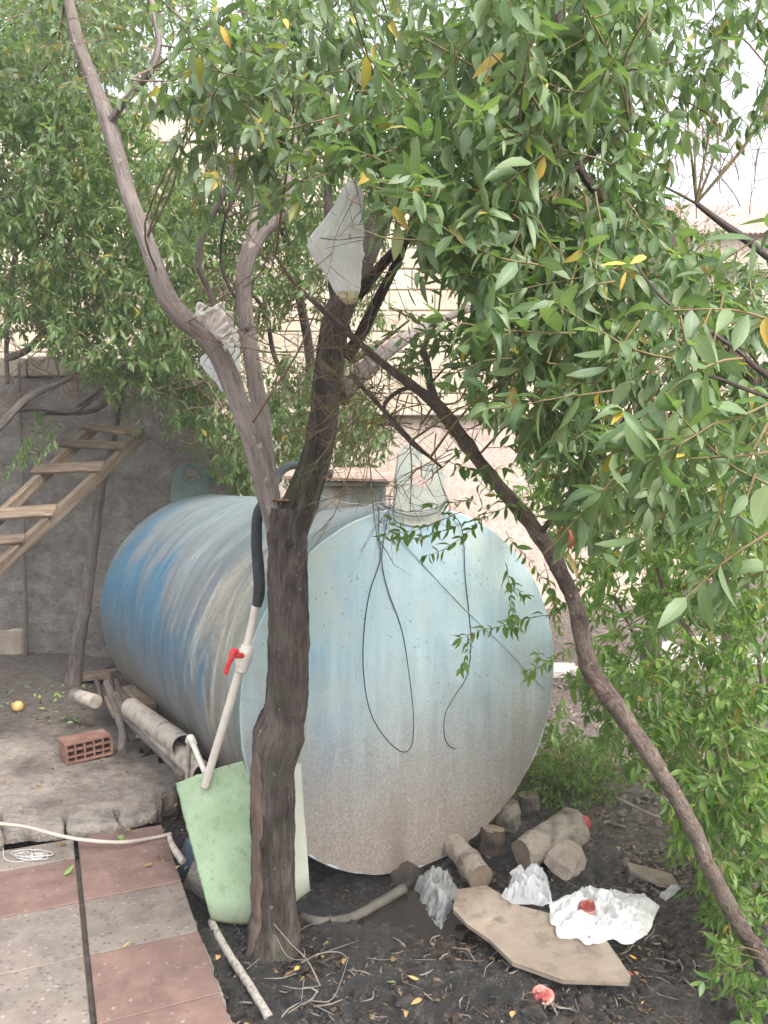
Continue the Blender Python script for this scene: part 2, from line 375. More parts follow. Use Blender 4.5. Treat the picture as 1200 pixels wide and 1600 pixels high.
M['clod_dry'] = simple('clod_dry', (.15, .12, .1), (.33, .28, .24), 18, .9, .8, .01, vary=.3)
M['clod_mid'] = simple('clod_mid', (.06, .048, .04), (.19, .155, .13), 18, .9, .8, .01, vary=.3)
# concrete slab
t = NT('old_concrete'); v = t.co(); n1 = t.noise(v, 1.7, 6, .6); n2 = t.noise(v, 14, 8, .7); n3 = t.noise(v, 60, 4)
c = t.ramp(n2, [(.3, (.19, .155, .13)), (.5, (.3, .255, .22)), (.75, (.43, .375, .325))])
c = t.mix(t.ramp(n1, [(.48, 0.), (.66, .7)]), c, t.ramp(n2, [(.3, (.085, .07, .06)), (.7, (.14, .115, .1))]))
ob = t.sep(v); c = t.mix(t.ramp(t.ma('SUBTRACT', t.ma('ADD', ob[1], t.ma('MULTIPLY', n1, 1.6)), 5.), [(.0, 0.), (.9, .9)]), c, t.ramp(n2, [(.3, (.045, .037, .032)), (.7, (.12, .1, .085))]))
M['concrete'] = t.fin(c, .92, t.bump(t.ma('ADD', n2, t.ma('MULTIPLY', n3, .4)), .8, .012), .2)
M['kerb'] = simple('kerb', (.1, .085, .075), (.33, .29, .25), 7, .9, .9, .012, c3=(.22, .19, .165))
def m_tile(name, a, b, speck, sa=.5, stain=(.16, .1, .085)):
    t = NT(name); v = t.co(); n = t.noise(v, 9, 6, .6); c = t.ramp(n, [(.3, a), (.7, b)])
    vo = t.vor(v, 48); vc = t.vor(v, 48, 'F1', 'Color'); vs = t.sep(vc)
    k = t.ma('MULTIPLY', t.ramp(vo, [(.28, 1.), (.36, 0.)]), t.ramp(vs[0], [(1 - sa, 0.), (1 - sa + .03, 1.)]))
    c = t.mix(t.ma('MULTIPLY', k, .6), c, t.ramp(vs[1], [(0., tuple(x * .45 for x in a)), (.4, speck), (1., (.45, .41, .37))]))
    c = t.mix(t.ramp(t.noise(v, 3, 6, .7, .8), [(.44, 0.), (.7, .75)]), c, stain); c = t.mix(t.ramp(t.noise(v, 17, 6, .75), [(.56, 0.), (.7, .55)]), c, tuple(x * .6 for x in stain))
    c = t.mix(1., c, t.ramp(t.rnd(), [(0., .72), (1., .9)]), 'MULTIPLY')
    return t.fin(c, .75, t.bump(t.noise(v, 50, 5), .25, .003), .3)
M['tile_red'] = m_tile('tile_red', (.2, .122, .1), (.29, .185, .157), (.36, .27, .235), .14, (.115, .078, .066))
M['tile_grey'] = m_tile('tile_grey', (.19, .155, .132), (.29, .245, .21), (.1, .08, .068), .7, (.12, .1, .088))
# walls
t = NT('grey_render'); v = t.co(); n1 = t.noise(v, 1.1, 5, .6, .4); n2 = t.noise(v, 9, 8, .72); n3 = t.noise(v, 45, 5, .7)
c = t.ramp(n2, [(.3, (.17, .15, .13)), (.55, (.27, .245, .22)), (.75, (.38, .345, .31))])
c = t.mix(t.ramp(n1, [(.48, 0.), (.66, .6)]), c, (.13, .113, .1))
ob = t.sep(v); c = t.mix(t.ramp(t.ma('ADD', ob[0], t.ma('MULTIPLY', n1, 1.2)), [(.2, .5), (.8, 0.)]), c, (.12, .11, .1))
M['render'] = t.fin(c, .95, t.bump(t.ma('ADD', t.ma('MULTIPLY', n2, 1.), t.ma('MULTIPLY', n3, .35)), 1., .03), .15)
M['limestone'] = simple('limestone', (.42, .34, .25), (.58, .49, .38), 5, .9, .5, .008, c3=(.51, .42, .32), vary=.18)
M['limestone_dark'] = simple('limestone_dark', (.2, .165, .13), (.34, .29, .23), 6, .95, .7, .01, vary=.2)
M['mortar'] = simple('mortar', (.4, .34, .27), (.52, .46, .38), 8, .95)
t = NT('pink_render'); v = t.co(); n1 = t.noise(v, 2, 5); n2 = t.noise(v, 16, 7, .7)
c = t.ramp(n2, [(.3, (.4, .3, .255)), (.6, (.56, .45, .39)), (.8, (.66, .56, .49))])
wv = t.vor(t.co('Object', (1, 1, .6), (0, .5, 0)), 7, 'DISTANCE_TO_EDGE'); c = t.mix(t.ramp(wv, [(.0, .45), (.03, 0.)]), c, (.72, .66, .6))
M['pink_render'] = t.fin(c, .9, t.bump(n2, .5, .01), .2)
M['roof_red'] = simple('roof_red', (.35, .18, .15), (.5, .3, .27), 6, .8)
M['stone_edge'] = simple('stone_edge', (.38, .34, .3), (.6, .56, .5), 5, .9, .6, .01, vary=.2)
# objects
M['wood'] = simple('wood', (.2, .135, .09), (.42, .32, .23), 11, .85, .5, .003, (1, 1, 1), (.3, .22, .155), vary=.25)
t = NT('weathered_wood'); v = t.co('Generated', (1, 1, 1)); vv = t.co('UV', (1, 14, 1)); n1 = t.noise(vv, 3.5, 7, .65, .8); n2 = t.noise(t.co(), 5, 4)
c = t.ramp(n1, [(.3, (.085, .058, .04)), (.5, (.19, .14, .1)), (.75, (.36, .29, .22))]); c = t.mix(t.ramp(n2, [(.5, 0.), (.7, .6)]), c, (.12, .085, .06))
c = t.mix(1., c, t.ramp(t.rnd(), [(0., .55), (1., 1.05)]), 'MULTIPLY')
M['plank'] = t.fin(c, .85, t.bump(n1, .4, .004), .2)
M['clay'] = simple('clay', (.17, .085, .062), (.31, .175, .13), 12, .9, .6, .004)
M['clay_dirty'] = simple('clay_dirty', (.15, .09, .07), (.3, .2, .16), 12, .9, .6, .004)
M['pvc'] = simple('pvc', (.45, .4, .34), (.62, .58, .52), 6, .45, .1, .002, c3=(.56, .51, .45))
M['pvc_cream'] = simple('pvc_cream', (.36, .3, .25), (.48, .42, .36), 6, .5)
M['pvc_dirty'] = simple('pvc_dirty', (.1, .082, .068), (.38, .33, .28), 11, .65, .3, .003, (1, 1, 1), (.25, .21, .175))
M['rubber'] = simple('rubber', (.022, .026, .028), (.05, .055, .058), 20, .75, .5, .003)
M['hose_grey'] = simple('hose_grey', (.1, .12, .12), (.17, .19, .19), 20, .55)
M['old_pipe'] = simple('old_pipe', (.04, .036, .028), (.17, .15, .125), 12, .6, .6, .005)
M['red_plastic'] = simple('red_plastic', (.5, .03, .03), (.6, .05, .05), 10, .35)
t = NT('green_sheet'); v = t.co(); n1 = t.noise(v, 4, 5); n2 = t.noise(v, 30, 6, .7); ob = t.sep(v)
c = t.ramp(n1, [(.3, (.2, .31, .17)), (.5, (.29, .39, .25)), (.75, (.38, .45, .33))])
c = t.mix(t.ramp(n2, [(.52, 0.), (.68, .6)]), c, (.17, .19, .11)); u = t.sep(t.tc.outputs['UV'])
c = t.mix(t.ramp(t.ma('ADD', u[0], t.ma('MULTIPLY', n1, .1)), [(.72, 0.), (.8, .9)]), c, (.42, .42, .36))
c = t.mix(t.ramp(u[1], [(.85, 0.), (1., .8)]), c, (.1, .1, .06))
M['green_sheet'] = t.fin(c, .55, t.bump(n2, .3, .004), .35)
M['blue_grey'] = simple('blue_grey', (.05, .085, .13), (.12, .16, .21), 6, .6)
t = NT('fibre_board'); v = t.co(); n1 = t.noise(v, 5, 6, .6); n2 = t.noise(v, 40, 5, .7)
c = t.ramp(n1, [(.3, (.2, .155, .12)), (.52, (.32, .26, .205)), (.75, (.43, .36, .29))]); c = t.mix(t.ramp(n2, [(.62, 0.), (.72, .5)]), c, (.16, .12, .09))
c = t.mix(t.ramp(t.noise(v, 8, 4, .7), [(.54, 0.), (.64, .6)]), c, (.12, .095, .075)); c = t.mix(t.ramp(t.noise(v, 2.2, 4, .6), [(.46, 0.), (.62, .55)]), c, (.16, .125, .1))
M['board'] = t.fin(c, .8, t.bump(t.ma('ADD', n1, n2), .3, .006), .25)
M['log_bark'] = simple('log_bark', (.1, .075, .058), (.4, .34, .28), 9, .9, .9, .01, c3=(.26, .21, .17), vary=.2)
M['log_dark'] = simple('log_dark', (.04, .03, .025), (.15, .11, .085), 10, .8, .8, .008)
M['log_end'] = simple('log_end', (.17, .12, .085), (.36, .28, .21), 12, .85, .4, .004)
M['rock'] = simple('rock', (.24, .19, .15), (.46, .38, .31), 6, .9, .9, .012, c3=(.35, .285, .23))
M['pom_red'] = simple('pom_red', (.38, .03, .03), (.6, .13, .11), 12, .4)
M['pom_seed'] = simple('pom_seed', (.3, .015, .025), (.65, .2, .17), 40, .35, .8, .006)
M['pom_pale'] = simple('pom_pale', (.38, .3, .08), (.55, .36, .16), 14, .5)
M['pom_rind'] = simple('pom_rind', (.3, .09, .07), (.52, .3, .24), 14, .7)
M['paint_peel'] = simple('paint_peel', (.03, .023, .018), (.45, .41, .35), 22, .8, .6, .004, c3=(.11, .085, .07), bscale=40)
def m_bag(name, col, alpha, rough=.35):
    t = NT(name); n = t.noise(t.co(), 26, 5, .6, 1.2)
    n = t.ma('ADD', n, t.ma('MULTIPLY', t.noise(t.co('Object', (1, 1, .25)), 60, 3, .6, 1.5), .6))
    m = t.fin(t.mix(t.ramp(n, [(.35, 0.), (.65, .5)]), col, tuple(x * .9 for x in col)), rough, t.bump(n, .35, .006), .5)
    tr = t.n('ShaderNodeBsdfTranslucent'); tr.inputs[0].default_value = (*col, 1); tp = t.n('ShaderNodeBsdfTransparent')
    a = t.n('ShaderNodeMixShader'); a.inputs[0].default_value = .5 if alpha < .9 else .25; b = t.n('ShaderNodeMixShader'); t.set(b.inputs[0], alpha)
    L = t.t.links.new; L(t.b.outputs[0], a.inputs[1]); L(tr.outputs[0], a.inputs[2]); L(tp.outputs[0], b.inputs[1]); L(a.outputs[0], b.inputs[2]); L(b.outputs[0], t.out.inputs[0])
    return m
M['bag_white'] = m_bag('bag_white', (.93, .92, .9), .96); M['bag_clear'] = m_bag('bag_clear', (.88, .89, .9), .66)
M['bag_beige'] = m_bag('bag_beige', (.9, .84, .78), .98); M['bag_grey'] = m_bag('bag_grey', (.72, .73, .72), .5, .15)
M['yellow_residue'] = simple('yellow_residue', (.5, .42, .24), (.66, .58, .38), 20, .5)

# ------------------------------------------------------------------ GROUND
xs = np.unique(np.concatenate([np.linspace(-60, -6, 14), np.linspace(-6, -2, 40), np.linspace(-2, 2.4, 330), np.linspace(2.4, 7, 50), np.linspace(7, 60, 14)]))
ys = np.unique(np.concatenate([np.linspace(-20, 1.9, 12), np.linspace(1.9, 4.9, 260), np.linspace(4.9, 10, 100), np.linspace(10, 120, 24)]))
mb = MB(); vs = []
for y in ys:
    for x in xs:
        h = soil_h(x, y)
        if 1 < y < 11 and -6 < x < 7:
            a = .03 if y < 5 else .04
            h += a * fb((x, y, .3), 3., 4) + .012 * noise.noise(Vector((x * 22, y * 22, 0))) + (.016 * (1 - 2 * abs(noise.noise(Vector((x * 16, y * 16, 5))))) + .010 * noise.noise(Vector((x * 38, y * 38, 7))) if y < 5 else 0)
        vs.append((x, y, h))
nx = len(xs); mb.add(vs, [(j * nx + i, j * nx + i + 1, (j + 1) * nx + i + 1, (j + 1) * nx + i) for j in range(len(ys) - 1) for i in range(nx - 1)])
solo('ground', mb, M['soil'], kind='structure')

t = NT('puddle_water'); M['puddle'] = t.fin((.02, .017, .014), .03, t.bump(t.noise(t.co(), 9, 3), .15, .01), .6)
pl = [G(a, b, -.122) for a, b in ((480, 1470), (560, 1410), (650, 1385), (760, 1400), (900, 1440), (985, 1540), (900, 1600), (700, 1640), (560, 1560))]
mb = MB(); mb.add([(p.x, p.y, -.122) for p in pl], [tuple(range(len(pl)))], None, False); solo('puddle_water', mb, M['puddle'], kind='structure')
# ------------------------------------------------------------------ PATIO of 38 cm tiles
D1 = Vector((-.395, .919, 0)).normalized(); D2 = Vector((.919, .395, 0)).normalized()
J0 = G(128, 1409); TS = .378
mb = MB()
def edge(py, px): return G(px, py)
kerb_out = [G(368, 1640), G(352, 1575), G(330, 1505), G(305, 1445), G(283, 1398), G(262, 1362), G(262, 1318)]
base = [J0 + D1 * .62 + D2 * -2.2, J0 + D1 * -3.2 + D2 * -2.2, J0 + D1 * -3.2 + D2 * .66] + [p for p in kerb_out]
base = [Vector((p.x, p.y, -.16)) for p in base]
mb.prism(base, (0, 0, .145))
M['joint'] = simple('joint', (.03, .025, .02), (.085, .07, .06), 25, .95)
patio = solo('patio', mb, M['joint'], kind='structure')
# rough cast kerb nosing along the soil side
mb = MB(); kp = [Vector((p.x, p.y, 0)) for p in kerb_out]
kk = []
for i in range(len(kp) - 1):
    for k in range(10): kk.append(kp[i].lerp(kp[i + 1], k / 10))
kk.append(kp[-1])
prof = [(-.05, -.006), (-.01, -.004), (.008, -.02), (.012, -.06), (.014, -.15)]
def kf(u, v):
    i = u * (len(kk) - 1); i0 = min(int(i), len(kk) - 2); p = kk[i0].lerp(kk[i0 + 1], i - i0); t_ = (kk[i0 + 1] - kk[i0]).normalized(); o = Vector((t_.y, -t_.x, 0))
    if o.x < 0: o = -o
    j = v * 4; j0 = min(int(j), 3); a = prof[j0]; b = prof[j0 + 1]; f = j - j0
    q = p + o * (a[0] * (1 - f) + b[0] * f) + Vector((0, 0, a[1] * (1 - f) + b[1] * f))
    return q + (o * .016 + Vector((0, 0, .003))) * fb(q, 14, 4) * (1 if v > .2 else .2)
mb.grid(kf, 90, 14); part('kerb_edge', mb, M['kerb'], patio)
def tile(i, j, m, clip=False, w=TS, dx=0., l=TS):
    mb = MB(); c = J0 + D1 * (i * TS + l / 2 - .0) + D2 * (dx + (j * TS) + w / 2)
    Mx = Matrix((( D2.x, D1.x, 0, c.x), (D2.y, D1.y, 0, c.y), (0, 0, 1, -.012 + random.uniform(-.002, .003)), (0, 0, 0, 1)))
    Mx = Mx @ Matrix.Rotation(random.uniform(-.004, .004), 4, 'X') @ Matrix.Rotation(random.uniform(-.005, .005), 4, 'Z')
    mb.box(Mx, w - .009, l - .007, .03, .003); part('tile', mb, m, patio)
for i in range(-8, 2):
    red = {-3: 1, -2: 1, -1: 0, 0: 1, 1: 1}.get(i, i % 2)
    l = TS if i < 1 else .2
    tile(i, 0, M['tile_red'] if red else M['tile_grey'], dx=.004, l=l)
    redl = {-2: 0, -1: 0, 0: 1, 1: 0}.get(i, 0)
    tile(i, -1, M['tile_red'] if redl else M['tile_grey'], dx=-.006, l=l)
    for j in (-2, -3, -4): tile(i, j, random.choice([M['tile_grey'], M['tile_red']]), dx=-.02, l=l)

# ------------------------------------------------------------------ OLD CONCRETE SLAB, one step up
ZS = .06
front = [(-420, 1275), (-150, 1270), (0, 1262), (60, 1268), (120, 1262), (165, 1256), (205, 1252), (250, 1240), (284, 1228), (292, 1205)]
right = [(250, 1165), (215, 1120), (195, 1085), (150, 1055)]
poly = [G(a, b, ZS) for a, b in front] + [G(a, b, ZS) for a, b in right]
fx = [p for p in poly]
def yfront(x):
    q = fx[:len(front)]
    for a, b in zip(q, q[1:]):
        if a.x <= x <= b.x: return a.y + (b.y - a.y) * (x - a.x) / (b.x - a.x)
    return q[0].y if x < q[0].x else q[-1].y
def xright(y):
    q = fx[len(front) - 1:]
    if y <= q[0].y: return q[0].x
    for a, b in zip(q, q[1:]):
        if a.y <= y <= b.y: return a.x + (b.x - a.x) * (y - a.y) / (b.y - a.y)
    return q[-1].x - .4 * smooth(6.7, 7., y)
mb = MB()
def slab(u, v):
    y0 = 3.7; y = y0 + (7.05 - y0) * v; xr = xright(y); x = -5. + (xr + 5.) * u
    if v < .0001 or True: y = yfront(x) + (7.05 - yfront(x)) * v; xr = xright(y); x = min(x, xr)
    e = min(1, v * 40) ; z = ZS + .012 * fb((x, y, 0), 2.5, 4) + .006 * noise.noise(Vector((x * 15, y * 15, 1)))
    cr = abs(noise.noise(Vector((x * 1.3 + 4, y * 1.3, 2.)))); z -= .012 * max(0, 1 - cr / .02)
    if v < 1e-6: y -= .0
    return (x, y + .02 * fb((x, y, 3), 6) * (1 - v), z)
mb.grid(slab, 150, 110, thick=.14)
solo('concrete_slab', mb, M['concrete'], kind='structure')
def stone(pts, z0, h, seed=0, rough=.012, m='kerb', n=5):
    """a rough broken stone over a px outline"""
    mb = MB(); P3 = [G(a, b, z0) for a, b in pts]; c = sum(P3, Vector()) / len(P3)
    rings = [(1.0, 0), (1.03, h * .45), (.985, h * .85), (.93, h), (.6, h * 1.03), (.25, h * 1.04)]
    vs = []; N = len(P3) * n
    dense = []
    for i in range(len(P3)):
        for k in range(n): dense.append(P3[i].lerp(P3[(i + 1) % len(P3)], k / n))
    for s_, z in rings:
        for p in dense:
            q = c + (p - c) * s_; q = Vector((q.x, q.y, z0 + z)); q += Vector((1, 1, .6)) * rough * fb(q + Vector((seed, 0, 0)), 12, 4); vs.append(q)
    fs = [(r * N + k, r * N + (k + 1) % N, (r + 1) * N + (k + 1) % N, (r + 1) * N + k) for r in range(len(rings) - 1) for k in range(N)]
    fs.append(tuple((len(rings) - 1) * N + k for k in range(N))); mb.add(vs, fs); return mb
stones = [([(-130, 1345), (5, 1330), (0, 1272), (-120, 1280)], .085), ([(5, 1318), (98, 1312), (100, 1274), (2, 1268)], .055),
          ([(106, 1312), (186, 1307), (176, 1268), (108, 1270)], .06), ([(190, 1300), (245, 1283), (238, 1248), (178, 1257)], .045)]
slabo = bpy.data.objects['concrete_slab']
for k, (pl, h) in enumerate(stones): part('edge_stone', stone(pl, -.02, h, k), M['kerb'], slabo)

# ------------------------------------------------------------------ WALLS
YW = 7.05
def wallp(px, py): return P(px, py, YW)
xa, xb = -6., wallp(392, 800).x
ztop = wallp(60, 590).z
def topz(x):
    px = proj((x, YW, 2.3))[0]
    a = ztop + .02 * fb((x, 0, 0), 4)
    a -= .5 * smooth(322, 336, px) * 1.; a -= .12 * smooth(210, 330, px)
    return a
mb = MB()
def wf(u, v):
    x = xa + (xb - xa) * u; z = -.2 + (topz(x) + .2) * v
    y = YW - .02 - .05 * fb((x, 0, z), 1.3, 5) - .012 * fb((x, 5, z), 9, 4)
    y -= .04 * smooth(-3., -3.4, x)
    return (x, y, z)
mb.grid(wf, 240, 130)
mb.grid(lambda u, v: (xa + (xb - xa) * u, YW - .02 + v * .3, topz(xa + (xb - xa) * u) - .002), 120, 3)
rw = solo('rendered_wall', mb, M['render'], 'dark grey rendered garden wall standing behind the blue tank', 'wall')
# exposed stone patch low on the wall, capping blocks on top
def block(cx, cy, cz, sx, sy, sz, m, parent, bev=.008, name='block', rot=.0):
    mb = MB(); Mx = Matrix.Translation((cx, cy, cz)) @ Matrix.Rotation(rot, 4, 'Z'); mb.box(Mx, sx, sy, sz, bev); return part(name, mb, m, parent)
a = wallp(0, 1035); b = wallp(50, 980)
block((a.x + b.x) / 2 - .05, YW - .03, (a.z + b.z) / 2, .3, .1, abs(b.z - a.z), M['limestone_dark'], rw, .02)
x = -5.2
while x < xb - .9:
    wd = random.uniform(.44, .54); zt = topz(x + wd / 2)
    block(x + wd / 2, YW + .18, zt + .095, wd - .015, .26, .17, M['limestone_dark'], rw, .012, rot=random.uniform(-.02, .02)); x += wd
for k in range(3): block(wallp(352 + k * 34, 690).x, YW + .12, wallp(350, 668).z - .02 * k, .19, .2, .08, M['limestone'], rw, .01)
# house wall of sawn limestone blocks
YH = 8.9
hw = thing('house_wall', (0, YH, 0), 'tall pale limestone block wall behind the trees', 'wall')
xl, xr2 = -6.2, P(1010, 400, YH).x
ZP = P(700, 648, YH).z; ZL, ZR_, XM = P(0, 165, YH).z, P(0, 330, YH).z, P(660, 300, YH).x
mb = MB()
for x0, x1, zt in ((xl, XM, ZL), (XM, xr2, ZR_)): mb.box(Matrix.Translation(((x0 + x1) / 2, YH + .135, zt / 2 - .2)), x1 - x0, .36, zt + .36)
part('backing', mb, M['mortar'], hw)
mb = MB()
for x0, x1, zt in ((xl, XM, ZL), (XM + .05, xr2, ZR_)): mb.box(Matrix.Translation(((x0 + x1) / 2, YH + .12, zt + .02)), x1 - x0 + .08, .46, .08, .01)
part('coping', mb, M['stone_edge'], hw)
bw, bh = .5, .225; blocks = []
r = 0; z = ZP
while z < 6.:
    x = xl - (r % 2) * bw / 2 
    while x < xr2:
        x0 = max(x, xl) + .008; x1 = min(x + bw, xr2) - .008
        if x1 - x0 > .08 and z + bh < (ZL if (x0 + x1) / 2 < XM - .2 else ZR_) - .0: blocks.append(((x0 + x1) / 2, z + bh / 2, x1 - x0))
        x += bw
    z += bh; r += 1
def inview(c):
    q = proj((c[0], YH, c[1])); return q and -20 < q[0] < 1220 and -20 < q[1] < 1600
vis = [b for b in blocks if inview(b)]; oth = [b for b in blocks if not inview(b)]
random.shuffle(vis)
unit = MB(); unit.box(Matrix(), bw - .016, .1, bh - .014, .008); ume = bpy.data.meshes.new('block'); 
ume = mesh_of(unit, 'block', (0, 0, 0)); ume.materials.append(M['limestone'])
for k, (cx, cz, wd) in enumerate(vis[:300]):
    o = bpy.data.objects.new('block', ume); COL.objects.link(o); o.parent = hw; o.location = (cx, -.012 + random.uniform(-.006, .006), cz); o.scale = (wd / (bw - .016), 1, 1)
mb = MB()
for cx, cz, wd in vis[300:] + oth: mb.box(Matrix.Translation((cx, YH - .012 + random.uniform(-.006, .006), cz)), wd, .1, bh - .014, .008)
part('block', mb, M['limestone'], hw, kind='stuff')
mb = MB(); mb.grid(lambda u, v: (xl + (xr2 + .02 - xl) * u, YH - .05 - .02 * fb((xl + (xr2 - xl) * u, 1, v * 3), 2, 5), -.3 + (ZP + .3 - .01) * v), 120, 50)
part('lower_render', mb, M['pink_render'], hw)
mb = MB(); mb.box(Matrix.Translation(((xl + xr2) / 2, YH - .07, ZP + .0)), xr2 - xl + .04, .16, .035, .006); part('ledge', mb, M['mortar'], hw)
# low garden wall at the right, terrace stones, far house with a red roof
YR = 10.5
lw = thing('garden_wall', (4, YR, 0), 'pale low garden wall glimpsed between leaves under the red roof', 'wall')
mb = MB(); za = P(1100, 425, YR).z; mb.box(Matrix.Translation((5.6, YR + .15, za / 2 - .2)), 6.5, .3, za + .4, .01); part('wall_face', mb, M['pink_render'], lw)
mb = MB(); mb.box(Matrix.Translation((5.6, YR + .12, za + .045)), 6.6, .42, .09, .01); part('coping', mb, M['stone_edge'], lw)
YB = 24
fh = thing('far_house', P(1170, 700, YB), 'far house with ribbed red roof showing against the sky', 'house')
a = P(1085, 372, YB); b = P(1330, 372, YB)
mb = MB(); mb.box(Matrix.Translation(((a.x + b.x) / 2, YB + 2, a.z / 2 - .5)), b.x - a.x, 4, a.z + 1); part('wall', mb, M['limestone'], fh)
rg = P(1085, 322, YB + 2).z
mb = MB(); n = 34
def rf(u, v):
    x = a.x - .3 + (b.x - a.x + .6) * u; return (x, YB - .4 + 2.4 * v, a.z + (rg - a.z) * v + .05 * abs(math.sin(u * n * math.pi)))
mb.grid(rf, n * 4, 2); mb.grid(lambda u, v: (a.x - .3 + (b.x - a.x + .6) * u, YB + 4.4 - 2.4 * v, a.z + (rg - a.z) * v), 4, 2); part('roof', mb, M['roof_red'], fh)
SL = ['pale edging stone showing just beside the right rim of the tank', 'small pale edging stone, second from the tank rim', 'pale edging stone seen just left of the leaning trunk bend', 'pale edging stone behind the leaves right of the trunk bend',
      'pale edging stone in the middle of the row behind the young tree', 'pale edging stone, second from the right picture border', 'pale edging stone at the right picture border', 'upper loose pale slab behind the edging row', 'upper pale slab farthest along above the edging row']
for px, py, ww in ((872, 1055, .34), (915, 1060, .3), (960, 1050, .38), (1010, 1046, .36), (1066, 1042, .42), (1130, 1040, .4), (1185, 1040, .36), (1030, 1018, .3), (1100, 1012, .34)):
    p = S(px, py); mb = MB()
    mb.box(Matrix.Translation((p.x, p.y, p.z + .035)) @ Matrix.Rotation(random.uniform(-.15, .15), 4, 'Z') @ Matrix.Rotation(random.uniform(-.05, .05), 4, 'X'), ww, .26, .09, .02)
    solo('edging_stone', mb, M['stone_edge'], SL.pop(0), 'stone', 'pale edging stones in a row')

# ------------------------------------------------------------------ WATER TANK
RT = .8; TH = R(30.3); AX = Vector((-math.sin(TH), math.cos(TH), 0)); SD = Vector((math.cos(TH), math.sin(TH), 0))
C0 = Vector((.135, 3.48, .70)); LT = 2.75
tank = thing('water_tank', (C0.x + AX.x * LT / 2, C0.y + AX.y * LT / 2, -.1), 'large blue painted steel cylinder tank with weathered streaks lying in the garden', 'tank')
mb = MB(); NA, NL = 128, 40; vs = []; uv = []
for i in range(NL + 1):
    d = LT * i / NL
    for k in range(NA + 1):
        a_ = 2 * math.pi * k / NA; r = RT + .006 * fb((math.cos(a_) * 2, math.sin(a_) * 2, d * 2), 1, 2)
        q = C0 + AX * d + SD * (math.sin(a_) * r) + Vector((0, 0, math.cos(a_) * r)); vs.append(q); uv.append((d, (a_ - math.pi) * RT))
n = NA + 1
mb.add(vs, [(i * n + k, (i + 1) * n + k, (i + 1) * n + k + 1, i * n + k + 1) for i in range(NL) for k in range(NA)], uv)
shell = part('shell', mb, M['shell'], tank)
def disc(off, rings, r0, dome=0., back=False):
    mb = MB(); vs = [C0 + AX * (off + dome)]; fs = []
    for j in range(1, rings + 1):
        rr = r0 * j / rings
        for k in range(96):
            a_ = 2 * math.pi * k / 96; vs.append(C0 + AX * (off + dome * (1 - (j / rings) ** 2)) + SD * math.sin(a_) * rr + Vector((0, 0, math.cos(a_) * rr)))
    for k in range(96): fs.append((0, 1 + k, 1 + (k + 1) % 96))
    for j in range(rings - 1):
        for k in range(96): q = 1 + j * 96; fs.append((q + k, q + 96 + k, q + 96 + (k + 1) % 96, q + (k + 1) % 96))
    mb.add(vs, fs, None, True); return mb
# front plate lies in its own frame so that its paint streaks run down it
capo = part('end_plate', disc(-.004, 8, RT + .004, -.012), M['cap'], tank)
part('back_plate', disc(LT, 6, RT, .05), M['shell'], tank)
mb = MB(); ring = [C0 + AX * .002 + SD * math.sin(a_) * (RT + .002) + Vector((0, 0, math.cos(a_) * (RT + .002))) for a_ in np.linspace(0, 2 * math.pi, 121)]
mb.tube(ring, .0065, 6, 1, bump=.5, bs=20); part('rim_weld', mb, M['weld'], tank)
def capP(px, py, off=0.):
    d = ray(px, py); O = C0 - AX * off; return EYE + d * ((O - EYE).dot(AX) / d.dot(AX))
mb = MB(); mb.tube([capP(x, y, .0145) for x, y in ((594, 806), (640, 858), (720, 945), (790, 1012), (852, 1076))], .0022, 6, 6, bump=.6, bs=40); part('seam_weld', mb, M['weld'], tank)
def lug(off, hgt, wid, m, torn=False, shift=0.):
    """plate with a hole, standing in the plane of the tank end"""
    O = C0 + AX * off + SD * shift; N = 40; outer = []; inner = []
    hc = hgt * .62; hr = wid * (.2 if not torn else .2)
    for k in range(N):
        a_ = 2 * math.pi * k / N; dx, dz = math.cos(a_), math.sin(a_)
        inner.append((dx * hr * 1.15 + (.0 if not torn else .012), hc + dz * hr * (.85 if not torn else 1.15)))
        # outer outline: straight sides, round top
        w2 = wid / 2; tz = hgt - w2 * .8
        if dz > 0: ox, oz = dx * w2 * (1 - .12 * dz), tz + dz * w2 * .8 
        else: ox, oz = (dx * w2 * 1.08 if abs(dx) > .0 else 0), tz + dz * (tz + .07)
        if dz < 0: ox = max(-1, min(1, dx * 1.9)) * w2 * (1 + .1 * -dz)
        if torn and dz > .2: 
            oz += .035 * noise.noise(Vector((a_ * 3, 1, 1))); oz += .05 * (dx < 0) - .02 * (dx > .2) - (.10 if .25 < dx + .15 < .62 else 0); ox += .02 * noise.noise(Vector((a_ * 4, 2, 1)))
        outer.append((ox, oz))
    mb = MB(); vs = []
    for th in (0, .012):
        for lst in (outer, inner):
            for x, z in lst: vs.append(O + SD * x + Vector((0, 0, RT - .01 + z)) - AX * th)
    f = []
    for k in range(N):
        k2 = (k + 1) % N
        f += [(k, k2, N + k2, N + k), (2 * N + k, 3 * N + k, 3 * N + k2, 2 * N + k2), (k, 2 * N + k, 2 * N + k2, k2), (N + k, N + k2, 3 * N + k2, 3 * N + k)]
    mb.add(vs, f, None, False)
    return part('lifting_lug', mb, m, tank)
lug(LT - .0, .24, .29, M['lug_green'], shift=-.16)
lug(-.0, .25, .25, M['lug_pale'], True, .02)
H0 = C0 + AX * .62 + SD * -.02; H0.z = 0
mb = MB(); mb.tube([Vector((H0.x, H0.y, 1.4)), Vector((H0.x, H0.y, 1.606))], .205, 40, 1); part('neck', mb, M['neck'], tank)
mb = MB(); mb.tube([Vector((H0.x, H0.y, 1.59)), Vector((H0.x, H0.y, 1.612))], .22, 40, 1); part('neck_flange', mb, M['neck'], tank)
lid = [P(430, 752, 3.85), P(602, 752, 3.68), P(640, 748, 3.8), P(640, 738, 4.35), P(520, 735, 4.4), P(452, 738, 4.3)]
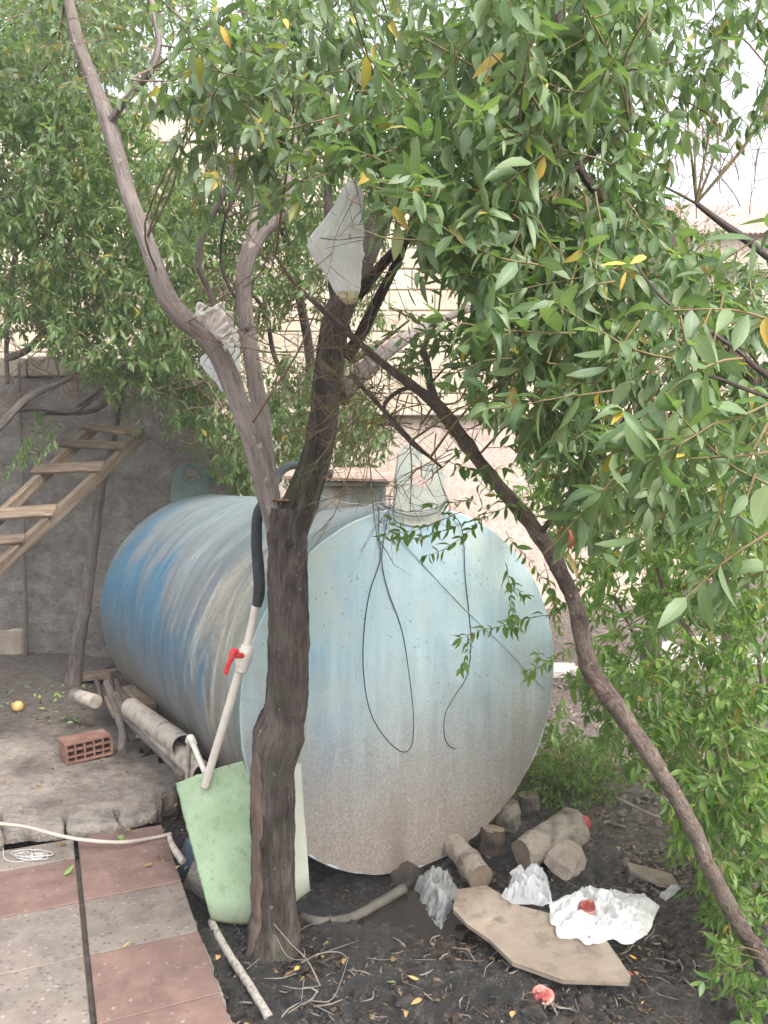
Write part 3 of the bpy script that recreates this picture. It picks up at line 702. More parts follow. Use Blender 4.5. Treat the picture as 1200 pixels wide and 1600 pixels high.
lid = [Vector((p.x, p.y, 1.614 + (p.y - 3.7) * .08)) for p in lid]
mb = MB(); mb.prism(lid, (0, 0, .012), .002); solo('rusty_sheet', mb, M['rust_lid'], 'thin rusty sheet laid over the hatch of the tank', 'metal sheet')
# cables
def wires(name, paths, r, m, label, cat='cable'):
    mb = MB()
    for p in paths: mb.tube(p, r, 6, 6)
    return solo(name, mb, m, label, cat)
wires('cable', [[capP(x, y, .016) for x, y in ((592, 790), (592, 835), (594, 875), (578, 925), (569, 985), (568, 1050), (578, 1110), (600, 1150), (627, 1174), (643, 1165), (646, 1120), (640, 1060), (628, 985), (607, 925), (597, 880), (600, 840), (608, 800))]],
      .0022, M['wire'], 'long loop of thin dark cable hanging down the front of the tank')
wires('cable', [[capP(x, y, .016) for x, y in ((690, 800), (715, 812), (724, 840), (727, 900), (733, 960), (736, 1005), (730, 1055), (712, 1085), (696, 1115), (694, 1145), (700, 1163), (712, 1170))]],
      .0022, M['wire'], 'single dark cable with curled free end hanging on the tank front')
wires('cable', [[capP(598, 762, .02), capP(596, 785, .03), capP(620, 797, .03), capP(660, 799, .03), capP(692, 789, .02), capP(696, 780, -.02), capP(650, 778, -.03), capP(600, 775, -.02)],
                [capP(600, 770, .02), capP(594, 788, .03), capP(640, 806, .03), capP(680, 802, .03), capP(694, 785, .01), capP(660, 782, -.03), capP(602, 780, -.02)]],
      .0022, M['wire'], 'dark cable wound round the torn lug on top of the tank')
wires('wire', [[P(500, 774, 3.3), P(530, 784, 3.38), P(565, 788, 3.42), capP(592, 790, .04), capP(600, 797, .03), capP(580, 800, .03), capP(574, 792, .03), capP(600, 785, .03), capP(640, 801, .04), capP(680, 797, .03)]],
      .0026, M['wire_pale'], 'pale wire tied from the tree trunk to the torn lug', 'wire')

# ------------------------------------------------------------------ FOLIAGE ENGINE
def leaf_template(nseg, curve, fold, wid, twist=0.):
    vs = []; uv = []; fs = []; z = 0; x = 0; ang = curve * .15
    for i in range(nseg + 1):
        t_ = i / nseg
        if i: ang -= curve / nseg; x += math.cos(ang) / nseg; z += math.sin(ang) / nseg
        wv = wid * 1.02 * (math.sin(math.pi * min(1, (t_ * .94 + .05))) ** .8) * (1 - .28 * t_) if 0 < i < nseg else .012
        tw = twist * t_
        for sgn in (-1, 0, 1):
            y = sgn * wv; zz = abs(sgn) * wv * fold
            vs.append((x, y * math.cos(tw), z + zz + y * math.sin(tw))); uv.append((.5 + .5 * sgn, t_))
    for i in range(nseg):
        for s_ in (0, 1):
            a = i * 3 + s_; fs.append((a, a + 3, a + 4, a + 1))
    return np.array(vs), fs, uv
HI = [leaf_template(4, c, f, w_, tw) for c, f, w_, tw in ((.6, .3, .18, .3), (1.2, .2, .15, -.5), (.2, .5, .12, .2), (2.1, .35, .17, .6), (-.6, .3, .16, -.4), (1., .7, .2, 1.), (.4, .15, .21, -.2), (1.6, .6, .13, -.9))]
LO = [leaf_template(2, c, f, w_, tw) for c, f, w_, tw in ((.5, .35, .19, .2), (.9, .3, .18, -.3), (.2, .5, .17, .3))]
LEAFME = {}
def leaf_mesh(lib, k, mat, tint):
    key = (lib, k, mat.name)
    if key not in LEAFME:
        v, f, uv = (HI if lib == 'hi' else LO)[k]; mb = MB(); mb.add([tuple(q) for q in v], f, uv)
        me = mesh_of(mb, 'leaf', (0, 0, 0)); me.materials.append(mat)
        at = me.attributes.new('tint', 'FLOAT', 'POINT'); at.data.foreach_set('value', [tint] * len(me.vertices)); LEAFME[key] = me
    return LEAFME[key]
def frame(d, up, roll):
    d = d.normalized(); y = up.cross(d)
    if y.length < 1e-3: y = d.orthogonal()
    y.normalize(); z = d.cross(y); M3 = Matrix((d, y, z)).transposed()
    return M3 @ Matrix.Rotation(roll, 3, 'X')
def inpoly(x, y, poly):
    ins = False
    for i in range(len(poly)):
        (x1, y1_), (x2, y2_) = poly[i], poly[(i + 1) % len(poly)]
        if (y1_ > y) != (y2_ > y) and x < (x2 - x1) * (y - y1_) / (y2_ - y1_) + x1: ins = not ins
    return ins
def nearline(x, y, pl, r):
    for (ax, ay), (bx_, by_) in zip(pl, pl[1:]):
        dx, dy = bx_ - ax, by_ - ay; t_ = max(0, min(1, ((x - ax) * dx + (y - ay) * dy) / (dx * dx + dy * dy)))
        if (x - ax - t_ * dx) ** 2 + (y - ay - t_ * dy) ** 2 < r * r: return True
    return False
CLEAR = [([(535, 268), (575, 268), (580, 480), (520, 490), (468, 385)], 2.75, 1.), ([(368, 330), (470, 330), (480, 800), (395, 800), (365, 560)], 2.95, .9),
         ([(565, 330), (650, 340), (650, 440), (770, 465), (735, 500), (590, 480), (560, 520)], 3.2, .9), ([(470, 560), (720, 620), (790, 700), (850, 800), (890, 1000), (860, 1320), (470, 1380)], 3.4, .93)]
CLINE = [([(510, 488), (600, 570), (682, 632), (745, 715), (835, 825)], 2.45, 27), ([(835, 825), (900, 950), (925, 1050), (1050, 1235), (1110, 1360), (1200, 1510)], 2.5, 25),
         ([(104, -20), (150, 140), (186, 250), (246, 425), (290, 500), (350, 570)], 2.9, 19)]
class Tree:
    def __init__(s, root, mat, tmat, lib='hi', seed=1):
        s.root = root; s.mat = mat; s.lib = lib; s.L = []; s.tw = MB(); s.tmat = tmat; s.r = random.Random(seed); s.limbpts = []; s.free = False
    def limb(s, name, pts, rad, m, n=14, bump=.12, bs=10, sub=5):
        mb = MB(); mb.tube(pts, rad, n, sub, bump=bump, bs=bs); s.limbpts += [Vector(p) for p in pts]; return part(name, mb, m, s.root)
    def leaf(s, p, d, size, droop=.4, tint=None, up=None):
        r = s.r; d = d.normalized() + Vector((0, 0, -droop * r.uniform(.2, 1.2)))
        if p.y < 3.4:
            q = proj(p + d * size * .4)
            if q:
                for pl, ym, pr in CLEAR:
                    if p.y < ym and not (s.free and ym > 3) and inpoly(q[0], q[1], pl) and r.random() < pr: return
                for pl, ym, rr in CLINE:
                    if p.y < ym and not s.free and nearline(q[0], q[1], pl, rr): return
        up = (up or Vector((0, 0, 1))) + Vector((r.gauss(0, .35), r.gauss(0, .35), r.gauss(0, .15)))
        s.L.append((p, frame(d, up, r.gauss(0, .45)), size, r.randrange(8 if s.lib == 'hi' else 3), r.random() if tint is None else tint))
    def spray(s, p, d, length, leaf, gap=.03, droop=.5, ld=.4, rad=.0018, side=.5, dens=1.):
        r = s.r; p = Vector(p); d = Vector(d).normalized(); n = max(3, int(length / gap)); pts = [p.copy()]; a0 = r.uniform(0, 6.28)
        for i in range(n):
            d = (d + Vector((r.gauss(0, .10), r.gauss(0, .10), r.gauss(0, .10) - droop * gap)) ).normalized(); p = p + d * gap; pts.append(p.copy())
            o = d.orthogonal().normalized(); o = Matrix.Rotation(a0 + i * 1.57 + r.gauss(0, .4), 3, d) @ o
            for sg in (1, -1):
                if r.random() < dens * (.35 + .65 * min(1, (i + 2) / (n * .5))):
                    ls = leaf * r.choice((r.uniform(.4, .8), r.uniform(.75, 1.15), r.uniform(.8, 1.25))) * (1 - .25 * i / n); s.leaf(p, d * r.uniform(.3, .9) + o * sg, ls, ld)
            if side and r.random() < side * gap / .12 and i > 1:
                q = (d * .6 + o).normalized(); s.spray(p, q, length * r.uniform(.2, .4), leaf * .85, gap, droop, ld, rad * .7, 0, dens)
        for _ in range(3):
            s.leaf(p, d + Vector((r.gauss(0, .5), r.gauss(0, .5), r.gauss(0, .5))), leaf * r.uniform(.5, .95), ld * .6)
        s.tw.tube(pts, [rad * (1 - .6 * i / n) for i in range(n + 1)], 4, 1, cap=False)
        return pts
    def bare(s, p, d, length, rad, depth=2, curl=.22):
        r = s.r; p = Vector(p); d = Vector(d).normalized(); n = max(4, int(length / .035)); pts = [p.copy()]; st = length / n
        for i in range(n):
            d = (d + Vector((r.gauss(0, curl), r.gauss(0, curl), r.gauss(0, curl)))).normalized(); p = p + d * st; pts.append(p.copy())
            if depth and r.random() < .42:
                q = (d + Vector((r.gauss(0, .9), r.gauss(0, .9), r.gauss(0, .9)))).normalized(); s.bare(p, q, length * r.uniform(.3, .65), rad * .62, depth - 1, curl)
        s.tw.tube(pts, [rad * (1 - .6 * i / n) for i in range(n + 1)], 4, 1, cap=False)
    def fill(s, poly, y0, y1, n, length, leaf, dirs=None, link=.0, clump=0., **kw):
        r = s.r; xs_ = [q[0] for q in poly]; ys_ = [q[1] for q in poly]; done = 0; tries = 0
        while done < n and tries < n * 40:
            tries += 1; x = r.uniform(min(xs_), max(xs_)); y = r.uniform(min(ys_), max(ys_)); ins = False
            for i in range(len(poly)):
                (x1, y1_), (x2, y2_) = poly[i], poly[(i + 1) % len(poly)]
                if (y1_ > y) != (y2_ > y) and x < (x2 - x1) * (y - y1_) / (y2_ - y1_) + x1: ins = not ins
            if not ins: continue
            p = P(x, y, r.uniform(y0, y1))
            if clump and noise.noise(p * 2.6 / (p.y ** .5)) < clump: continue
            d = Vector((r.gauss(0, 1), r.gauss(0, 1), r.gauss(0, .6)))
            if dirs is not None: d = d * .6 + Vector(dirs)
            ln = length * r.uniform(.5, 1.3); s.spray(p - d.normalized() * ln * .5, d, ln, leaf, **kw); done += 1
            if link and s.limbpts and r.random() < link:
                q = min(s.limbpts, key=lambda t_: (t_ - p).length)
                if .05 < (q - p).length < 1.6:
                    st = p - d.normalized() * ln * .5; mid = (q + st) / 2 + Vector((r.gauss(0, .05), r.gauss(0, .05), r.gauss(0, .04)))
                    s.tw.tube([q, mid, st], [.004, .003, .0022], 5, 4, cap=False)
    def finish(s, nobj=300):
        root = s.root; org = ORG[root]
        if s.tw.v: part('twigs', s.tw, s.tmat, root, kind='stuff')
        if not s.L: return
        def score(l):
            q = proj(l[0])
            if not q or not (0 < q[0] < 1200 and 0 < q[1] < 1600): return -1
            f = (l[1].col[0]).normalized(); vd = (Vector(l[0]) - EYE).normalized(); nz = l[1].col[2].normalized()
            return l[2] / q[2] * math.sqrt(1 - min(1, f.dot(vd) ** 2) + .01) * (.3 + abs(nz.dot(vd)))
        L = sorted(s.L, key=score, reverse=True); top = L[:nobj]; rest = L[nobj:]
        for p, M3, sz, k, ti in top:
            o = bpy.data.objects.new('leaf', leaf_mesh(s.lib, k, s.mat, .0)); COL.objects.link(o); o.parent = root
            o.matrix_local = Matrix.Translation(Vector(p) - org) @ M3.to_4x4() @ Matrix.Scale(sz, 4)
        lib = HI if s.lib == 'hi' else LO; V = []; F = []; U = []; T = []; off = 0
        for k in range(len(lib)):
            sub = [l for l in rest if l[3] == k]
            if not sub: continue
            tv, tf, tu = lib[k]; nv = len(tv)
            A = np.array([[list(row) for row in l[1]] for l in sub]) * np.array([l[2] for l in sub])[:, None, None]
            pos = np.array([tuple(l[0]) for l in sub]) - np.array(org)
            v = np.einsum('nij,vj->nvi', A, tv) + pos[:, None, :]; V.append(v.reshape(-1, 3))
            f = np.array(tf)[None] + (np.arange(len(sub)) * nv)[:, None, None] + off; F.append(f.reshape(-1, 4)); off += nv * len(sub)
            U.append(np.tile(np.array(tu), (len(sub), 1))); T.append(np.repeat([l[4] for l in sub], nv))
        V = np.concatenate(V).astype(np.float32); F = np.concatenate(F).astype(np.int32); U = np.concatenate(U).astype(np.float32); T = np.concatenate(T).astype(np.float32)
        me = bpy.data.meshes.new('foliage'); me.vertices.add(len(V)); me.vertices.foreach_set('co', V.ravel()); me.loops.add(F.size); me.loops.foreach_set('vertex_index', F.ravel())
        me.polygons.add(len(F)); me.polygons.foreach_set('loop_start', np.arange(len(F), dtype=np.int32) * 4); me.polygons.foreach_set('loop_total', np.full(len(F), 4, dtype=np.int32))
        me.polygons.foreach_set('use_smooth', np.ones(len(F), dtype=bool)); me.update(calc_edges=True)
        ul = me.uv_layers.new(name='UVMap'); ul.data.foreach_set('uv', U[F.ravel()].ravel()); at = me.attributes.new('tint', 'FLOAT', 'POINT'); at.data.foreach_set('value', T)
        me.materials.append(s.mat); o = bpy.data.objects.new('foliage', me); COL.objects.link(o); o.parent = root; o['kind'] = 'stuff'
        print('leaves', root.name, len(s.L))

# ------------------------------------------------------------------ TREE 1: forked tree in front of the tank
b = S(430, 1480)
t1 = thing('forked_tree', b, 'dark rough trunk forking low in front of the blue tank with long grey limbs', 'tree')
T1 = Tree(t1, M['leaf_top'], M['twig'], 'hi', 11)
def PX(lst): return [P(x, y, Y) for x, y, Y in lst]
def RD(lst, Ys): return [.88 * w_ / 2 / FPX * Y for w_, Y in zip(lst, Ys)]
Yb = b.y
c = [(428, 1500, Yb), (428, 1470, Yb), (428, 1420, Yb), (427, 1340, Yb), (426, 1260, Yb), (427, 1200, Yb), (434, 1155, Yb), (446, 1100, Yb), (450, 1040, Yb), (451, 960, Yb), (449, 880, Yb), (449, 830, Yb), (452, 795, Yb)]
wd = [112, 96, 82, 78, 78, 80, 90, 76, 74, 73, 71, 72, 78]
mb = MB(); mb.tube(PX(c), RD(wd, [Yb] * 13), 56, 12, bump=.10, bs=11); 
# finer bark ridges
mb.v = [tuple(Vector(v) + (Vector(v) - Vector((t1.location.x, t1.location.y, v[2]))).normalized() * 0.0045 * (.5 - abs(noise.noise(Vector((v[0] * 38, v[1] * 38, v[2] * 9)))) * 2)) for v in mb.v]
trunk = part('trunk', mb, M['bark_dark'], t1)
T1.limbpts += PX(c)
# torn strip of bare wood low on the trunk's left side
mb = MB()
def bare(u, v):
    py = 1165 + (1480 - 1165) * v; wdt = (.85 + .35 * math.sin(v * 9) * .3 + .25 * noise.noise(Vector((v * 6, u, 0)))) * (math.sin(math.pi * min(1, v * .93 + .06)) ** .35)
    a_ = R(-158 + 62 * u * wdt); cx = np.interp(py, [1155, 1200, 1260, 1340, 1420, 1480], [434, 427, 426, 427, 428, 428]); rw_ = np.interp(py, [1155, 1200, 1260, 1340, 1420, 1480], [45, 40, 39, 39, 41, 49]) / FPX * Yb
    cc = P(cx, py, Yb); rr = .88 * rw_ * (1.0 + .10 * fb(Vector((cc.x + math.cos(a_) * rw_, cc.y + math.sin(a_) * rw_, cc.z)), 12, 4)) + .009 - .022 * (abs(u - .5) * 2) ** 4
    return (cc.x + math.cos(a_) * rr, cc.y + math.sin(a_) * rr, cc.z)
mb.grid(bare, 12, 60); part('bare_wood', mb, M['bare_wood'], t1)
T1.limb('limb', PX([(455, 830, Yb), (470, 785, Yb), (488, 735, Yb), (502, 680, Yb + .01), (509, 620, Yb + .03), (517, 550, Yb + .06), (528, 490, Yb + .08), (545, 450, Yb + .1), (570, 400, Yb + .14), (600, 330, Yb + .2), (625, 270, Yb + .3), (660, 200, Yb + .4)]),
        RD([60, 62, 54, 52, 51, 52, 50, 46, 44, 42, 36, 26], [Yb] * 12), M['bark_dark'], 26, .10, 12)
T1.limb('limb', PX([(535, 520, Yb + .08), (525, 460, Yb + .1), (516, 380, Yb + .15), (513, 300, Yb + .2), (514, 200, Yb + .25), (516, 100, Yb + .3), (508, -20, Yb + .35)]), RD([34, 24, 19, 17, 15, 12, 9], [Yb] * 7), M['bark_dark'], 14)
T1.limb('limb', PX([(540, 560, Yb + .06), (565, 520, Yb + .05), (590, 470, Yb), (615, 420, Yb - .05), (640, 360, Yb - .1), (655, 290, Yb - .1)]), RD([26, 22, 19, 16, 12, 8], [Yb] * 6), M['bark_dark'], 12)
T1.limb('limb', PX([(530, 620, Yb + .08), (590, 560, Yb + .3), (650, 520, Yb + .5), (720, 488, Yb + .6), (790, 470, Yb + .7), (830, 470, Yb + .8)]), RD([34, 32, 26, 15, 12, 8], [Yb] * 6), M['bark_grey'], 12)
T1.limb('limb', PX([(560, 460, Yb + .1), (600, 410, Yb), (640, 372, Yb - .05), (700, 320, Yb), (770, 300, Yb + .1)]), RD([22, 18, 15, 12, 9], [Yb] * 5), M['bark_dark'], 12)
T1.limb('limb', PX([(436, 835, Yb), (423, 795, Yb - .02), (408, 740, Yb - .03), (391, 680, Yb - .05), (370, 620, Yb - .07), (348, 565, Yb - .08), (322, 525, Yb - .09), (290, 500, Yb - .1), (264, 470, Yb - .1), (246, 425, Yb - .1), (228, 375, Yb - .1), (203, 310, Yb - .1), (186, 250, Yb - .08), (170, 195, Yb - .05), (150, 140, Yb), (130, 90, Yb + .02), (115, 40, Yb + .02), (104, -20, Yb)]),
        RD([40, 36, 35, 35, 35, 36, 36, 36, 33, 30, 28, 27, 26, 28, 24, 24, 21, 18], [Yb] * 18), M['bark_grey'], 22, .08, 14)
T1.limb('limb', PX([(170, 195, Yb - .05), (190, 165, Yb - .1), (212, 138, Yb - .12), (236, 108, Yb - .15), (248, 70, Yb - .15), (243, 30, Yb - .15), (232, -20, Yb - .1)]), RD([16, 13, 13, 13, 12, 11, 9], [Yb] * 7), M['bark_grey'], 10)
T1.limb('limb', PX([(432, 815, Yb + .06), (420, 740, Yb + .14), (408, 650, Yb + .18), (395, 570, Yb + .2), (384, 500, Yb + .2), (380, 440, Yb + .2), (392, 382, Yb + .2)]), RD([30, 29, 32, 31, 30, 29, 32], [Yb] * 7), M['bark_grey'], 20, .08, 14)
T1.limb('limb', PX([(388, 400, Yb + .2), (410, 368, Yb + .2), (432, 345, Yb + .2), (447, 318, Yb + .22), (452, 270, Yb + .25), (465, 210, Yb + .3), (490, 120, Yb + .3)]), RD([28, 20, 19, 18, 15, 12, 8], [Yb] * 7), M['bark_grey'], 14)
T1.limb('limb', PX([(390, 395, Yb + .2), (395, 355, Yb + .2), (398, 320, Yb + .22), (405, 260, Yb + .3), (440, 190, Yb + .35)]), RD([26, 17, 14, 12, 8], [Yb] * 5), M['bark_grey'], 12)
T1.limb('limb', PX([(336, 490, Yb + .02), (325, 450, Yb + .02), (310, 415, Yb), (316, 370, Yb), (338, 325, Yb), (356, 285, Yb), (368, 240, Yb), (378, 190, Yb), (372, 120, Yb)]), RD([14, 11, 11, 11, 11, 9, 9, 8, 6], [Yb] * 9), M['bark_back'], 10)
T1.limb('limb', PX([(368, 466, Yb + .2), (350, 430, Yb + .15), (345, 390, Yb + .1), (352, 340, Yb), (375, 290, Yb), (380, 230, Yb)]), RD([7, 6, 5, 5, 4, 3], [Yb] * 6), M['bark_back'], 8)
# cut-branch knots
for px, py, rr in ((450, 850, .012), (275, 492, .010), (312, 517, .010), (385, 512, .010), (500, 700, .012)):
    p = P(px, py, Yb - (.085 if px in (450,) else .045)); mb = MB(); mb.tube([p + Vector((0, .02, 0)), p, p + Vector((0, -.004, 0))], [rr * 1.3, rr, rr * .6], 10, 1, bump=.3, bs=60); part('knot', mb, M['bark_dark'] if px in (450, 500) else M['bark_grey'], t1)
# dead dry leaf pad in the fork
mb = MB(); f0 = P(443, 782, Yb - .03)
mb.grid(lambda u, v: f0 + Vector(((u - .5) * .07, (v - .5) * .06, .015 * fb((u * 3, v * 3, 1), 2))), 8, 8, False); part('dead_bark', mb, M['leaf_dry'], t1)
# leaves of tree 1: high above left and centre
T1.fill([(330, -40), (620, -40), (640, 250), (560, 300), (480, 250), (420, 200), (330, 150)], 1.9, 2.7, 78, .26, 0.081, (0, -.1, -.3), link=.3, ld=.7, gap=.032)
T1.fill([(240, 60), (430, 60), (430, 330), (330, 300), (250, 200)], 1.9, 2.6, 39, .22, 0.081, (0, 0, -.5), link=.3, ld=.9, gap=.035)
T1.fill([(-40, -60), (340, -60), (330, 60), (180, 130), (60, 110), (-40, 160)], 2.6, 4.0, 105, .3, 0.063, (0, 0, -.2), link=.1, ld=.5, gap=.03)
for x, y, dx, ln in ((560, 300, -.2, .2), (530, 180, -.8, .2), (620, 230, -.7, .25), (450, 60, -.1, .2)):
    T1.spray(P(x, y, 1.75), (dx, 0, -.4), ln, .06, .028)
for k in range(10):
    T1.bare(P(random.uniform(380, 620), random.uniform(380, 560), Yb - .1), (random.uniform(-1, 1), -.3, random.uniform(-.6, .5)), random.uniform(.2, .45), .003, 2)
for x, y, dx, dz in ((280, 505, 1, .0), (440, 545, -.8, .1), (520, 480, -1, .4), (480, 790, .9, .2), (400, 560, .9, -.3)):
    T1.bare(P(x, y, Yb - .12), (dx, -.2, dz), .4, .003, 2, .12)
# the dry pale stick crossing
mb = MB(); mb.tube(PX([(395, 660, Yb - .15), (440, 590, Yb - .2), (468, 545, Yb - .2), (500, 470, Yb - .2)]), [.005, .0045, .004, .002], 6, 4); part('dry_twig', mb, M['twig'], t1)
T1.finish()

# ------------------------------------------------------------------ TREE 2: leaning pomegranate at right
b2 = P(1290, 1640, 2.45); b2.z = soil_h(b2.x, b2.y)
t2 = thing('leaning_pomegranate_tree', b2, 'reddish pomegranate trunk leaning from the lower right corner across the tank', 'tree')
T2 = Tree(t2, M['leaf_near'], M['twig_green'], 'hi', 22)
main = [(1330, 1700, 2.4), (1240, 1570, 2.45), (1192, 1500, 2.5), (1150, 1435, 2.5), (1110, 1360, 2.5), (1085, 1300, 2.5), (1050, 1235, 2.5), (1005, 1165, 2.5), (960, 1100, 2.5), (925, 1050, 2.5), (912, 1010, 2.5), (900, 950, 2.5), (872, 885, 2.5), (835, 825, 2.5), (790, 772, 2.48), (745, 715, 2.46), (712, 670, 2.44), (680, 630, 2.42), (645, 603, 2.4), (600, 570, 2.4), (555, 530, 2.38), (510, 488, 2.36), (465, 448, 2.35), (430, 400, 2.35)]
wdm = [31.7, 30.8, 29.9, 29.0, 28.2, 28.2, 28.2, 29.9, 33.4, 36.1, 31.7, 28.2, 28.2, 27.3, 26.4, 24.6, 23.8, 22.9, 16.7, 14.1, 12.3, 10.6, 7.9, 4.4]
T2.limb('trunk', PX(main), RD(wdm, [q[2] for q in main]), M['bark_red'], 24, .22, 18, 8)
T2.limb('limb', PX([(682, 632, 2.42), (672, 600, 2.42), (668, 570, 2.4), (660, 545, 2.38)]), RD([18, 14, 12, 9], [2.4] * 4), M['bark_red'], 10)
T2.limb('limb', PX([(655, 606, 2.4), (625, 610, 2.38), (600, 640, 2.36), (640, 690, 2.3), (672, 715, 2.3)]), RD([9, 7, 7, 6, 4], [2.4] * 5), M['bark_red'], 8)
T2.limb('limb', PX([(548, 585, 2.5), (580, 620, 2.42), (612, 655, 2.38), (650, 695, 2.35), (690, 730, 2.3)]), RD([9, 8, 8, 7, 4], [2.4] * 5), M['bark_red'], 8)
T2.limb('limb', PX([(840, 838, 2.5), (880, 790, 2.4), (915, 740, 2.3), (960, 690, 2.2)]), RD([13, 10, 8, 6], [2.4] * 4), M['bark_red'], 8)
# upper limbs seen inside the crown
T2.limb('limb', PX([(1290, 900, 2.2), (1200, 640, 2.15), (1120, 530, 2.1), (1020, 440, 2.1), (960, 330, 2.1), (905, 260, 2.1), (880, 120, 2.1), (870, -30, 2.1)]), RD([30, 26, 24, 22, 18, 14, 12, 8], [2.2] * 8), M['bark_red'], 12)
T2.limb('limb', PX([(1020, 440, 2.1), (960, 400, 2.2), (860, 340, 2.3), (770, 265, 2.4), (700, 235, 2.5), (620, 200, 2.6)]), RD([20, 18, 16, 14, 12, 8], [2.2] * 6), M['bark_red'], 12)
T2.limb('limb', PX([(1300, 480, 2.2), (1180, 385, 2.2), (1130, 350, 2.2), (1088, 318, 2.2)]), RD([16, 14, 12, 8], [2.2] * 4), M['bark_back'], 10)
T2.limb('limb', PX([(985, 200, 1.9), (930, 240, 1.9), (880, 280, 1.9)]), RD([10, 8, 5], [1.9] * 3), M['bark_red'], 8)
mb = MB(); mb.tube(PX([(1038, 625, 1.4), (1043, 680, 1.4), (1047, 716, 1.4)]), .0035, 6, 3); part('twig_stub', mb, M['twig'], t2)
# crown: dense mass, leaves 5-8 cm
T2.fill([(560, 160), (760, -60), (1010, -60), (1030, 120), (985, 260), (1010, 420), (900, 520), (700, 420), (560, 330)], 1.65, 2.6, 225, .28, 0.084, (0, 0, -.35), link=.15, ld=.6, gap=.030)
T2.fill([(700, 350), (1000, 330), (1100, 420), (1250, 420), (1250, 780), (900, 800), (800, 640), (745, 560), (740, 500)], 1.7, 2.5, 247, .26, 0.072, (-.2, 0, -.3), link=.15, ld=.6, gap=.030)
T2.fill([(600, 470), (800, 470), (820, 640), (700, 690), (580, 530)], 2.2, 2.7, 33, .16, 0.054, (0, 0, .3), link=.3, ld=.3, gap=.022)
T2.fill([(1000, -60), (1250, -60), (1250, 160), (1100, 170), (1020, 260), (960, 280)], 1.8, 2.6, 57, .22, 0.066, (0, 0, -.9), link=.1, ld=1.2, gap=.034)
# leaves along the trunk over the tank
T2b = Tree(t2, M['leaf_bright'], M['twig_green'], 'hi', 23); T2b.free = True
for x, y, dx, dz, ln, Y in ((800, 790, -1, -.3, .32, 2.45), (760, 800, -1, -.35, .3, 2.4), (700, 720, .5, -.3, .2, 2.4), (850, 880, .3, -.8, .25, 2.55), (740, 780, -.4, -.1, .15, 2.4),
                        (790, 830, .35, -.9, .3, 2.6), (870, 960, -1, -.25, .32, 2.5), (790, 880, .2, -.8, .22, 2.6), (820, 740, .6, .3, .25, 2.4), (720, 640, .8, .2, .25, 2.4),
                        (720, 800, -1, -.25, .24, 2.35), (830, 800, -1, .1, .3, 2.4), (905, 1000, -.5, -.4, .2, 2.5), (880, 1080, -.1, -.6, .16, 2.5), (760, 700, .9, .0, .25, 2.4), (800, 700, .6, -.4, .25, 2.35)):
    T2b.spray(P(x, y, Y), (dx, -.1, dz), ln, .052, .021, .3, .3, dens=1.2)
    T2.limbpts.append(P(x, y, Y))
T2b.finish(90)
# thick dry twig tangle under the leaning limb
for k in range(46):
    px = random.uniform(500, 720); i = np.interp(px, [430, 510, 600, 680, 745], [400, 488, 570, 630, 715]); a_ = random.uniform(0, 1)
    T2.bare(P(px, i + a_ * 60, 2.42), (random.uniform(-.9, .7), random.uniform(-.2, .5), random.uniform(-1, .35)), random.uniform(.15, .4), random.uniform(.0015, .0032), 2, .2)
for x0, y0, x1, y1 in ((600, 600, 560, 760), (575, 690, 585, 860), (560, 700, 500, 850), (640, 690, 640, 800), (600, 640, 470, 560)):
    p, q = P(x0, y0, 2.4), P(x1, y1, 2.4); T2.bare(p, q - p, (q - p).length, .003, 2, .08)
T2.finish(210)

# ------------------------------------------------------------------ TREE 3: near branches reaching in from the right
b3 = Vector((1.9, 1.7, soil_h(1.9, 1.7)))
t3 = thing('overhanging_pomegranate_tree', b3, 'branches with large long green leaves hanging in close from the right', 'tree')
T3 = Tree(t3, M['leaf_near'], M['twig_green'], 'hi', 33)
T3.limb('trunk', [b3 - Vector((0, 0, .1)), b3 + Vector((.02, 0, 1.)), b3 + Vector((-.1, -.05, 1.8)), b3 + Vector((-.4, -.1, 2.6)), b3 + Vector((-.9, -.1, 3.1))], [.07, .06, .05, .035, .02], M['bark_red'], 14)
T3.limb('limb', [b3 + Vector((0, 0, 1.)), b3 + Vector((-.5, -.2, 1.6)), P(1170, 610, 1.35), P(1110, 600, 1.35)], [.012, .007, .0035, .002], M['bark_red'], 8)
T3.limb('limb', [b3 + Vector((-.05, -.02, 1.4)), P(1290, 640, 1.45), P(1150, 545, 1.5), P(1040, 470, 1.5), P(985, 400, 1.5)], [.012, .007, .004, .003, .002], M['bark_red'], 8)
def near(x, y, Y, dx, dz, ln, leaf=.086, gap=.034, ld=.5, **kw): T3.spray(P(x, y, Y), (dx, -.1, dz), ln, leaf, gap, .25, ld, .0028, **kw)
